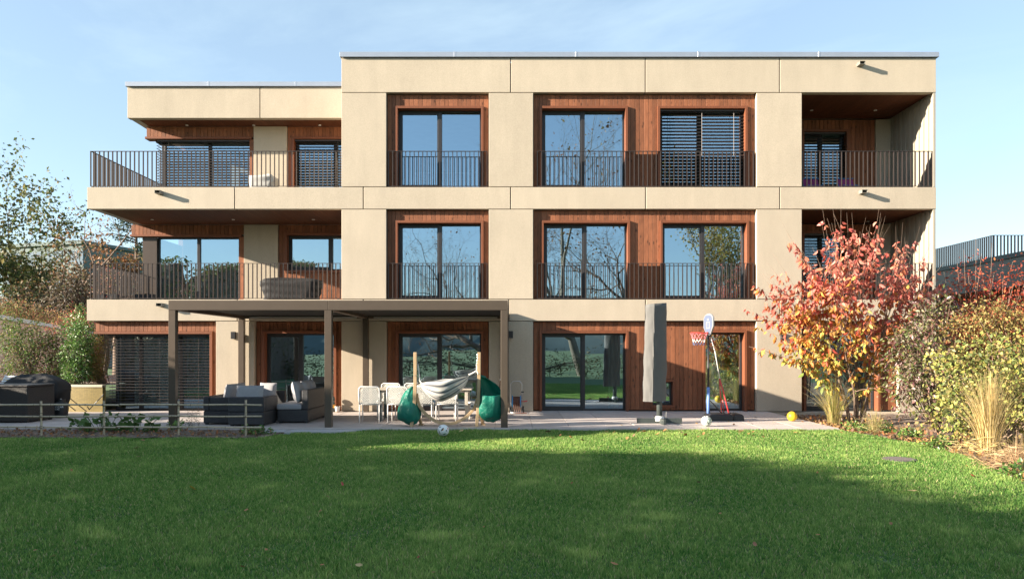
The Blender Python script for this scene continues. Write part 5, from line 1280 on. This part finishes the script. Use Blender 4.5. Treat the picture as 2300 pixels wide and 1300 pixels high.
# sloping wall behind with its pale coping
p0, p1 = Vector((-16.4, 4.0, 0)), Vector((-19.1, 14.0, 0)); sw = thing('sloping_wall', 'pale rendered wall with a sloping metal coping behind the left shrubs', 'wall', (-17.5, 8, 0)); so_ = Vector((-17.5, 8, 0))
pm = p0-(p1-p0)*.9
def zat(q): return 2.78+(2.50-2.78)*q
m = MB(); d = (p1-p0).normalized(); nr = Vector((-d.y, d.x, 0))
for name, k0, k1, z0, z1, mm in (('wall_body', 0, .25, None, -.14, 'concrete_grey'), ('coping', -.05, .32, -.135, 0.0, 'coping')):
    m = MB(); q0, q1 = -.22, 1.0; vs = []
    for q in (q0, q1):
        b = p0.lerp(p1, q)-so_; top = zat(q)
        for k, z in ((k0, z0), (k1, z0), (k1, z1), (k0, z1)): vs.append(b+nr*k+Vector((0, 0, 0.0 if z is None else top+z)))
    m.add(vs, [(0, 1, 2, 3), (7, 6, 5, 4)]+[(j, 4+j, 4+(j+1) % 4, (j+1) % 4) for j in range(4)]); m.build(name, mm, sw)
shrub('dry_weeds', 'dry reddish weeds growing behind the sloping wall', (-19.5, 9.0, .69), [lobe(30, 695, 9.5, 55, 22), lobe(100, 712, 10.0, 60, 20), lobe(-20, 690, 9, 50, 30), lobe(150, 722, 11, 40, 16)], 3400, .09, [(.30, .20, .10), (.36, .15, .09), (.22, .22, .07), (.42, .30, .16)], per=5, sig=.12, seed=81, nst=140, shell=.1, r0=.008)

# ---------- trees far left
def tree(name, label, base, H, r, seed, lean=(0, 0), levels=4, spread=.75, up=.10, leaves=0, size=.2, pal=None, kids=(3, 4), bark='bark', group=None, Ltrunk=.42, ratio=.68, minlev=2, wob=.16, sig=.25, m='leaf', extra=None, nside=6):
    rng = random.Random(seed); g = np.random.default_rng(seed); root = thing(name, label, 'tree', base, group=group)
    out, tips = branch_system(rng, (0, 0, 0), (lean[0], lean[1], 1), H*Ltrunk, r, levels, spread, up, wob, kids, ratio)
    if extra: 
        for e in extra:
            o2, t2 = branch_system(rng, e[0], e[1], e[2], e[3], e[4], spread, e[5], .2, kids, .6); out += o2; tips += t2
    mb = MB(); mt = MB()
    for pts, rr_, lev in out:
        (mb if lev < 1 else mt).tube(pts, rr_, nside if lev < 2 else 4, caps=False)
    mb.build('trunk', bark, root, smooth=True); mt.build('limbs', bark, root, smooth=True)
    if leaves:
        cand = [(p, lev) for pts, lev in tips if lev >= minlev for p in pts[2:]]
        idx = g.integers(0, len(cand), leaves); P = np.array([tuple(cand[i][0]) for i in idx])+g.normal(0, sig, (leaves, 3))
        ok = P[:, 2] > .3; P = P[ok]; bias = np.array([hash(tuple(np.round(q/1.2).astype(int))) % 100 for q in P])/100.0
        leaf_cloud('crown', P, size, np.clip(pick(g, len(P), pal, .3)*(.75+.5*bias[:, None]), 0, 1), root, m, .3, .6, seed)
    return root
GT = [(.085, .11, .035), (.12, .135, .045), (.06, .08, .028), (.17, .14, .05)]
OT = [(.23, .105, .045), (.27, .14, .065), (.17, .08, .035), (.20, .145, .06)]
tree('leafy_tree', 'big green-leaved tree with dark limbs at the far left', (at(30, 700, 24).x, 24, -.1), 11.4, .40, 103, (.02, 0), 4, .75, .10, 9500, .24, GT, (3, 5), 'bark', None, .36, .72, 2, sig=.38)
tree('bare_tree', 'half-bare spreading tree with crooked limbs left of the house', (at(85, 700, 21).x, 21, -.1), 8.8, .34, 117, (.10, 0), 4, .85, .05, 1600, .18, GT+OT, (3, 4), 'bark', None, .40, .70, 3, .24, sig=.2, extra=[((0.3, 0, 3.2), (1, 0, .42), 4.6, .15, 3, .06), ((0.2, 0, 2.5), (1, .1, .22), 3.6, .11, 3, .10)])
tree('rust_tree', 'rust-leaved tree showing under the balcony corner', (at(262, 700, 32).x, 32, -.1), 10.6, .30, 131, (0, 0), 4, .7, .12, 3800, .24, OT, (3, 5), 'bark', None, .38, .68, 2, sig=.35)
tree('rust_tree', 'dull orange tree behind the bare limbs', (at(150, 700, 34).x, 34, -.1), 8.6, .25, 137, (0, 0), 4, .8, .10, 4000, .24, OT+GT[:1], (3, 4), 'bark', None, .38, .7, 2, sig=.4)
def cedar(base, H, seed):
    rng = random.Random(seed); g = np.random.default_rng(seed); root = thing('cedar_tree', 'dark cedar with flat layered boughs beside the balcony corner', 'tree', base)
    mb = MB(); mb.tube([(0, 0, 0), (.1, 0, H*.5), (0, 0, H)], [.35, .22, .04], 8); P = []; lb = MB()
    for k in range(46):
        z = H*(.25+.73*k/46); L = (H*.36)*(1.05-.8*(k/46))*rng.uniform(.7, 1.1); a = rng.uniform(0, 6.283); e = Vector((L*math.cos(a), L*math.sin(a), z+L*.05)); lb.tube([(0, 0, z), e*.5+Vector((0, 0, z*.5+.1)), e], [.06, .04, .01], 4)
        for q in range(110):
            t_ = rng.uniform(.25, 1.05); P.append((e.x*t_+rng.gauss(0, .25), e.y*t_+rng.gauss(0, .25), z+L*.05*t_+rng.gauss(0, .09)))
    mb.build('trunk', 'bark', root); lb.build('limbs', 'bark', root); P = np.array(P); leaf_cloud('crown', P, .22, pick(g, len(P), [(.035, .06, .03), (.05, .08, .04), (.025, .045, .025)], .3), root, 'leaf', .0, .45, seed)
cedar((at(305, 700, 40).x, 40, -.1), 13.2, 141)
for k, (px, py, y_, rx, ry, nn_, lab, pal) in enumerate(((60, 690, 19, 90, 45, 2600, 'dark thicket under the big trees at far left', [(.07, .075, .03), (.10, .06, .035), (.05, .06, .025)]), (165, 665, 17.5, 55, 70, 2600, 'grey-brown twiggy thicket below the bare limbs', [(.12, .085, .06), (.09, .07, .05), (.08, .075, .04)]), (235, 655, 26, 60, 75, 3000, 'dark rusty thicket beside the balcony corner', [(.12, .06, .035), (.07, .06, .03), (.16, .08, .04)]))):
    c = at(px, py, y_); shrub('thicket', lab, (c.x, y_, -.1), [lobe(px, py, y_, rx, ry), lobe(px-25, py+20, y_+1, rx, ry*.7)], nn_, .20, pal, per=7, sig=.22, seed=151+k, nst=110, r0=.03, shell=.1, stem='bark')
# far apartment block behind the trees
yb = 58.0; c = at(150, 790, yb); fb = thing('far_building', 'distant grey-green flat-roofed block behind the left trees', 'building', (c.x, yb, -.1))
s_ = F/(CAMD+yb); H_ = CAMZ+(HY-548)/s_
rz = -.30; fb.rotation_euler = (0, 0, rz)
box('wall', -9, 2.2, 0, 12, 0, H_, 'far_wall', fb); box('roof_edge', -9.3, 2.5, -.3, 12.3, H_+.01, H_+.35, 'far_wall', fb)
for r_ in range(4):
    for k in range(4):
        w = box('window', -8.2+k*2.8, -6.2+k*2.8, -.06, .02, H_-2.1-r_*2.9, H_-.6-r_*2.9, 'far_glass', fb); box('mullion', -.05, .05, -.04, .02, -.74, .74, 'white_paint', w)
# neighbouring terrace on the right with railing
nb = thing('neighbour_terrace', 'concrete terrace of the next building, shade put into its dark tone, railing on top', 'building', (22, 18, -.1))
xs_ = 22.0; Yc = lambda px: F*xs_/(px-CX)-CAMD
ya, yb2, ye = Yc(2330), Yc(2225), Yc(2085)
def nbx(name, x0, x1, y0, y1, z0, z1, m, par=nb): return box(name, x0-22, x1-22, y0-18, y1-18, z0+.1, z1+.1, m, par)
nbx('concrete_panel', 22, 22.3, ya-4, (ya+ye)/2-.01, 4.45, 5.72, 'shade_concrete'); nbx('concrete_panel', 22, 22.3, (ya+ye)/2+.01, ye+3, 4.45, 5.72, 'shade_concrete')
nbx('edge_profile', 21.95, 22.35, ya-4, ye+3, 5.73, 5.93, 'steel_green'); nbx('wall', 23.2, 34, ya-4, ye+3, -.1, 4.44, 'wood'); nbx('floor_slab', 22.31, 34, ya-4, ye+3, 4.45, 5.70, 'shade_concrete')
rl = nbx('railing', 22.1, 22.14, yb2, ye+3, 6.93, 6.96, 'black_plastic'); bme = boxmesh(.05, .05, 1.0, 'black_plastic'); Lr = ye+3-yb2
for i in range(int(Lr/.16)): link('bar', bme, None, rl, (0, -Lr/2+i*.16, -.52))
Lr2 = 14.0; rl2 = nbx('railing', 22.15, 22.15+Lr2, yb2-.02, yb2+.02, 6.93, 6.96, 'steel_green')
for i in range(int(Lr2/.16)): link('bar', bme, None, rl2, (-Lr2/2+i*.16, 0, -.52))

# ---------- hedge added out of view to shade the lawn; behind, what the panes show
prof = [(-1.75, 1.5), (-2.2, 2.1), (-3.0, 2.35), (-5.4, 2.4), (-5.8, 3.8), (-6.6, 4.1), (-7.4, 4.5), (-8.5, 5.0), (-9.2, 6.0), (-9.9, 6.1), (-10.4, 5.2), (-10.8, 4.15), (-11.2, 4.2), (-12.2, 5.0), (-13.2, 5.85), (-15.4, 6.4), (-17.2, 6.55), (-22, 7.2), (-34, 8.2)]
hd = thing('shade_hedge', 'tall uneven evergreen hedge added out of view on the left to shade the lawn', 'hedge', (-16, -15, -.1))
m = MB(); vs = []; rr_ = random.Random(91)
yy_ = [-1.75-.357*k for k in range(91)]; hh_ = np.interp([-v for v in yy_], [-p[0] for p in prof], [p[1] for p in prof])
for yv, h in zip(yy_, hh_):
    h2 = h-.16+rr_.uniform(-.12, .06); vs += [(-15.1+16+rr_.uniform(-.1, .1), yv+15, 0), (-15.25+16, yv+15, h2*.7), (-15.6+16, yv+15, h2), (-16.5+16, yv+15, h2-.1), (-16.9+16, yv+15, 0)]
fs = [(5*i+j, 5*i+5+j, 5*i+6+j, 5*i+1+j) for i in range(90) for j in range(4)]+[(0, 1, 2, 3, 4), tuple(450+j for j in (4, 3, 2, 1, 0))]
m.add(vs, fs); m.build('core', 'bark', hd)
g = np.random.default_rng(92); P = []
for k in range(9000):
    yv = g.uniform(-34, -1.75); h = np.interp(-yv, [-p[0] for p in prof], [p[1] for p in prof]); sd = g.random()
    P.append((g.uniform(-15.35, -14.9)+16, yv+15, g.uniform(0, h)) if sd < .55 else (g.uniform(-16.6, -15.2)+16, yv+15, h+g.normal(-.08, .10)))
P = np.array(P); leaf_cloud('foliage', P, .16, pick(g, len(P), GT, .3), hd, 'leaf', .2, .6, 93)
rng = random.Random(5)
tree('garden_tree', 'tall bare tree behind the photographer seen in the window panes', (4.6, -31, -.1), 17, .36, 205, (-.05, 0), 5, .62, .14, 500, .2, OT, (4, 5), 'bark_pale', 'trees mirrored in the windows', .5, .62, 3, .15)
tree('garden_tree', 'leaning bare tree behind the photographer seen in the wide bay', (10.0, -34, -.1), 16, .38, 211, (-.12, 0), 5, .8, .06, 600, .2, OT, (4, 5), 'bark', 'trees mirrored in the windows', .40, .70, 3, .22)
tree('garden_tree', 'yellowing tree behind the photographer seen in the right window panes', (14.6, -33, -.1), 17, .36, 223, (.02, 0), 4, .6, .16, 7000, .22, [(.34, .27, .06), (.26, .24, .06), (.40, .26, .08)], (4, 5), 'bark_pale', 'trees mirrored in the windows', .40, .68, 2, sig=.4)
tree('garden_tree', 'crooked bare tree behind the photographer seen in the middle windows', (-1.2, -38, -.1), 16, .34, 229, (-.15, 0), 5, .85, .08, 300, .2, OT, (4, 5), 'bark', 'trees mirrored in the windows', .36, .70, 3, .24)
shrub('garden_hedge', 'mixed hedge closing the garden behind the photographer', (0, -28.5, -.1), [(x_, -28.5, .7, 1.7, .9, 1.25+.35*math.sin(x_*1.3)) for x_ in range(-16, 20, 2)], 9000, .15, [(.075, .08, .03), (.11, .09, .035), (.055, .07, .025), (.16, .12, .05)], per=8, sig=.16, seed=95, nst=60, shell=.3, cat='hedge', stem='bark')

# ---------- flower bed plants, balcony plants
def squash(base, seed, n, label, R_=.45):
    rng = random.Random(seed); t = thing('squash_plant', label, 'plant', base); st = MB()
    for k in range(n):
        a = rng.uniform(0, 6.283); r = R_*math.sqrt(rng.random()); h = rng.uniform(.06, .38)*(1.2-r/R_*.5); c = Vector((r*math.cos(a)*1.5, r*math.sin(a)*.7, h)); st.tube([(c.x*.4, c.y*.4, 0), (c.x*.8, c.y*.8, h*.7), c], .006, 5)
        s = rng.uniform(.045, .095); mb = MB(); vs = [(0, 0, -.2*s)]; q = 14
        for j in range(q): b = 2*math.pi*j/q; rr = s*(1+.18*math.cos(5*b)+.05*rng.gauss(0, 1))*(1 if j else .55); vs.append((rr*math.cos(b), rr*math.sin(b), .12*s*math.cos(2*b)+rng.gauss(0, .01)))
        mb.add(vs, [(0, 1+j, 1+(j+1) % q) for j in range(q)]); g1 = rng.uniform(.7, 1.25)
        mm = 'squash_leaf'; o = mb.build('leaf', mm, t, c, (rng.uniform(-.9, .2)-.3, rng.uniform(-.6, .6), rng.uniform(0, 6.28)))
    st.build('stems', 'squash_leaf', t)
leafmat('squash_leaf', .25, .6, fixed=lambda t: (lambda n: n.outputs[0])(N(t, 'ShaderNodeRGB'))); M['squash_leaf'].node_tree.nodes['RGB'].outputs[0].default_value = (.085, .155, .04, 1)
p = ground(225, 966); squash((p.x, p.y+.12, -.03), 3, 44, 'broad-leaved trailing plant at the second fence post', .50)
p = ground(300, 968); squash((p.x, p.y+.12, -.03), 4, 26, 'low broad-leaved runner right of the second fence post', .42)
p = ground(428, 962); herbs('rosemary_bush', 'small grey-green bushy herb beside the left pergola post', (p.x, p.y+.1, -.03), .20, 520, .035, [(.12, .15, .09), (.16, .19, .11), (.09, .12, .07)], 70, .30, m='leaf', ratio=.25)
p = ground(390, 963); herbs('ground_plant', 'bright green low plant at the third fence post', (p.x, p.y+.1, -.03), .2, 160, .06, GRN, 74, .10)
p = ground(570, 972); herbs('ground_plant', 'dark ivy-like plant at the right end of the bamboo fence', (p.x, p.y+.1, -.03), .30, 330, .06, GRN[:3], 72, .09)
cl = thing('balcony_climber', 'sparse climber with pinkish leaves on the first-floor balcony railing', 'plant', (fx(228), .35, Z1)); g = np.random.default_rng(99)
P = np.concatenate([g.normal(0, 1, (150, 3))*np.array([.13, .06, .20])+np.array([.0, 0, .60]), g.normal(0, 1, (90, 3))*np.array([.16, .05, .10])+np.array([-.05, 0, .16]), g.normal(0, 1, (60, 3))*np.array([.15, .05, .06])+np.array([1.0, 0, .10])]); P[:, 2] = np.abs(P[:, 2])
leaf_cloud('foliage', P, .055, pick(g, len(P), [(.45, .20, .17), (.34, .12, .10), (.16, .20, .06), (.50, .32, .24)]), cl); m = MB(); stems(m, random.Random(4), (0, 0, 0), [tuple(q) for q in P[::6]], .006); m.build('stems', 'twig', cl)
m = MB(); m.box(-.25, .25, -.10, .10, 0, .16); m.build('trough', 'window_frame', cl); m = MB(); m.box(.78, 1.25, -.10, .10, 0, .16); m.build('trough', 'window_frame', cl)
for k, (px, lab) in enumerate(((392, 'potted leafy plant inside the first-floor corner window at left'), (428, 'potted leafy plant inside the first-floor corner window by the mullion'))):
    c = at(px, 660, 3.2); herb = herbs('house_plant', lab, (c.x, 3.2, Z1), .22, 260, .10, GRN, 82+k, .55); m = MB(); m.lathe([(.09, 0), (.12, .22), (.10, .22)], 16); m.build('pot', 'white_paint', herb, smooth=True)
# ---------- leaf litter and fallen leaves
g = np.random.default_rng(111)
def litter(name, label, pts, pal, size):
    o = leaf_cloud(name, pts, size, pick(g, len(pts), pal, .3), None, 'leaf', 0.0, .6, 7, .06); tag(o, label, 'leaf litter', kind='stuff'); return o
BR = [(.30, .15, .07), (.22, .11, .06), (.38, .24, .12), (.18, .12, .08), (.42, .18, .08)]
P = np.stack([g.uniform(-13.5, -4.9, 1100), g.uniform(-5.8, -4.5, 1100), g.uniform(-.02, .02, 1100)], 1); litter('leaf_litter', 'dry brown leaves and bark bits on the flower bed', P, BR, .07)
yy_ = g.uniform(-10.5, -1.0, 2200); P = np.stack([np.array([lawn_right(min(v, -4.43)) for v in yy_])+np.abs(g.normal(0, 1, 2200))*1.1-.05, yy_, g.uniform(-.04, .0, 2200)], 1); litter('leaf_litter', 'fallen autumn leaves covering the right planting bed', P, BR+[(.5, .3, .1)], .085)
LM = []
for k, c in enumerate([(.26, .11, .05), (.36, .16, .06), (.48, .34, .16), (.40, .06, .05), (.66, .40, .05), (.20, .10, .06)]):
    nm = 'fallen_leaf_%d' % k; mat(nm, c, .7, .15, 30); LM.append(nm)
def leafmesh(mn, seed, L):
    rng = random.Random(seed); mb = MB(); n = 7; w = L*.30; cu = rng.uniform(.1, .35)
    vs = []
    for i in range(n+1):
        t_ = i/n; ww = w*math.sin(math.pi*min(1, t_*.96+.03))**.8*(1-.2*t_); z = cu*L*((t_-.5)**2); vs += [(t_*L-L/2, -ww, z+.25*ww), (t_*L-L/2, 0, z), (t_*L-L/2, ww, z+.25*ww*rng.uniform(.4, 1.6))]
    fs = [(3*i+j, 3*i+3+j, 3*i+4+j, 3*i+1+j) for i in range(n) for j in range(2)]; mb.add(vs, fs); return mb.mesh(True, mn)
meshes = {(m_, s): leafmesh(m_, s*7+i, .085+.02*s) for i, m_ in enumerate(LM) for s in range(3)}
def drop(px, py, z, mk, label, group, size=1.0, name='fallen_leaf'):
    p = ground(px, py, z); rng = random.Random(int(px*7+py)); o = link(name, meshes[(LM[mk], rng.randrange(3))], None, None, (p.x, p.y, z), (rng.gauss(0, .3), rng.gauss(0, .3), rng.uniform(0, 6.28))); o.scale = (size,)*3
    return tag(o, label, 'leaf', group)
GZ = LAWNZ+.045
drop(433, 1096, GZ, 4, 'single orange-yellow leaf lying on the left of the lawn', None, 1.05); drop(1036, 967, GZ, 2, 'pale leaf on the grass right of the white football', None, 1.1)
drop(806, 1268, GZ, 2, 'tan leaf at the very bottom of the lawn', None, .45); drop(2049, 1102, GZ, 2, 'curled pale leaf on the right of the shaded lawn below the drain cover', None, 1.3)
drop(120, 1248, GZ, 2, 'pale narrow leaf near the bottom left corner of the lawn', None, .5); drop(1350, 1001, GZ, 3, 'dark red leaf cluster on the edge of the sunlit strip', None, 1.3)
drop(308, 1005, GZ, 2, 'tan crumpled leaf on the lawn in front of the bamboo fence', None, 1.3); drop(768, 1086, GZ, 3, 'red leaf in the middle left of the shaded lawn', None, 1.1)
rng = random.Random(17)
for k in range(58):
    py = 985+(rng.random()**2.2)*300; px = rng.uniform(40, 2250 if py < 1040 else 2280); p = ground(px, py)
    if p.x > lawn_right(p.y)-.25: continue
    drop(px, py, GZ, rng.choice([0, 0, 1, 5, 3, 1]), 'small brown fallen leaf lying on the shaded lawn', 'small leaves scattered on the shaded lawn', rng.uniform(.3, .65))
for k in range(46):
    px, py = rng.uniform(1200, 1960), 964+abs(rng.gauss(0, 12)); p = ground(px, py)
    if p.x > lawn_right(min(p.y, -4.43))-.15: continue
    drop(px, py, GZ, rng.choice([0, 1, 1, 5, 3]), 'brown fallen leaf on the sunny grass along the terrace edge', 'leaves along the sunny terrace edge', rng.uniform(.6, 1.1))
for k in range(18):
    px, py = rng.uniform(1240, 1840), rng.uniform(930, 957); drop(px, py, .004, rng.choice([0, 1, 4, 2]), 'small dry leaf lying on the terrace paving', 'leaves on the terrace paving', rng.uniform(.5, 1.0))

# ---------- the grass of the lawn
def lawn_grass(n, seed):
    g = np.random.default_rng(seed); u = g.random(n); z0, z1 = 3.2, 15.75
    Z = (z0**1.2+u*(z1**1.2-z0**1.2))**(1/1.2); X = g.uniform(-1, 1, n)*np.where(g.random(n) < .72, Z*.70+.3, Z*.70+4.5); Y = Z-CAMD
    ex = np.interp(-Y, [-e[1] for e in EDGE], [e[0] for e in EDGE])
    ok = (X > -14.4) & (X < ex+g.normal(0, .03, n)) & ~((X < -4.70) & (Y > -5.80+g.normal(0, .03, n))) & ~((X > -5.3) & (X < -3.2) & (Y > -4.92-.0*X)) & ~((X < -4.4) & (Y > -5.2))
    dcx, dcy = dr.location.x, dr.location.y; ok &= ((X-dcx)**2+(Y-dcy)**2 > .225**2)
    X, Y, Z = X[ok], Y[ok], Z[ok]; n = len(X)
    def waves(lo, hi, k, ph):
        r = np.random.default_rng(ph); v = np.zeros(n)
        for _ in range(k):
            a_ = r.uniform(0, 6.283); f_ = 6.283/r.uniform(lo, hi); v += np.sin((X*math.cos(a_)+Y*math.sin(a_))*f_+r.uniform(0, 6.283)+.8*np.sin(X*f_*.37+Y*f_*.29))
        return v/math.sqrt(k)
    big, mid, fine = waves(1.2, 3.5, 7, 1), waves(.45, 1.1, 8, 2), waves(.10, .25, 8, 3)
    tone = .12+.05*big+.05*fine+.30*np.clip(mid+.45*big-.95, 0, 1.2)+np.abs(g.normal(0, .25, n))
    h = (.022+.030*g.random(n)**1.6)*(1+.16*big+.20*mid+.12*fine).clip(.45, 1.7); w = (.0030+.00045*Z)*g.uniform(.6, 1.4, n); a = g.normal(0, .75, n); ln = g.uniform(.1, .8, n)*h; b = g.uniform(0, 6.283, n)
    dark, light, straw = np.array([.040, .185, .028]), np.array([.55, .66, .20]), np.array([.62, .55, .28])
    t = tone.clip(0, 1.1)[:, None]; C = dark*(1-t)+light*t; C = np.where((g.random(n) < .06)[:, None], straw*g.uniform(.6, 1, (n, 1)), C).clip(.01, .8)
    c = np.stack([X, Y, np.full(n, LAWNZ-.002)], 1); sd = np.stack([np.cos(a)*w, np.sin(a)*w, np.zeros(n)], 1); tip = c+np.stack([np.cos(b)*ln, np.sin(b)*ln, h], 1)
    V = np.stack([c-sd, c+sd, tip], 1).reshape(-1, 3); Fc = np.arange(3*n).reshape(-1, 3)
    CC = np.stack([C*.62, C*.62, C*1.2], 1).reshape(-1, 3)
    o = trimesh('grass', V, Fc, 'grass', None, CC); tag(o, 'short mown grass of the lawn', 'grass', kind='stuff')
lawn_grass(820000, 5)
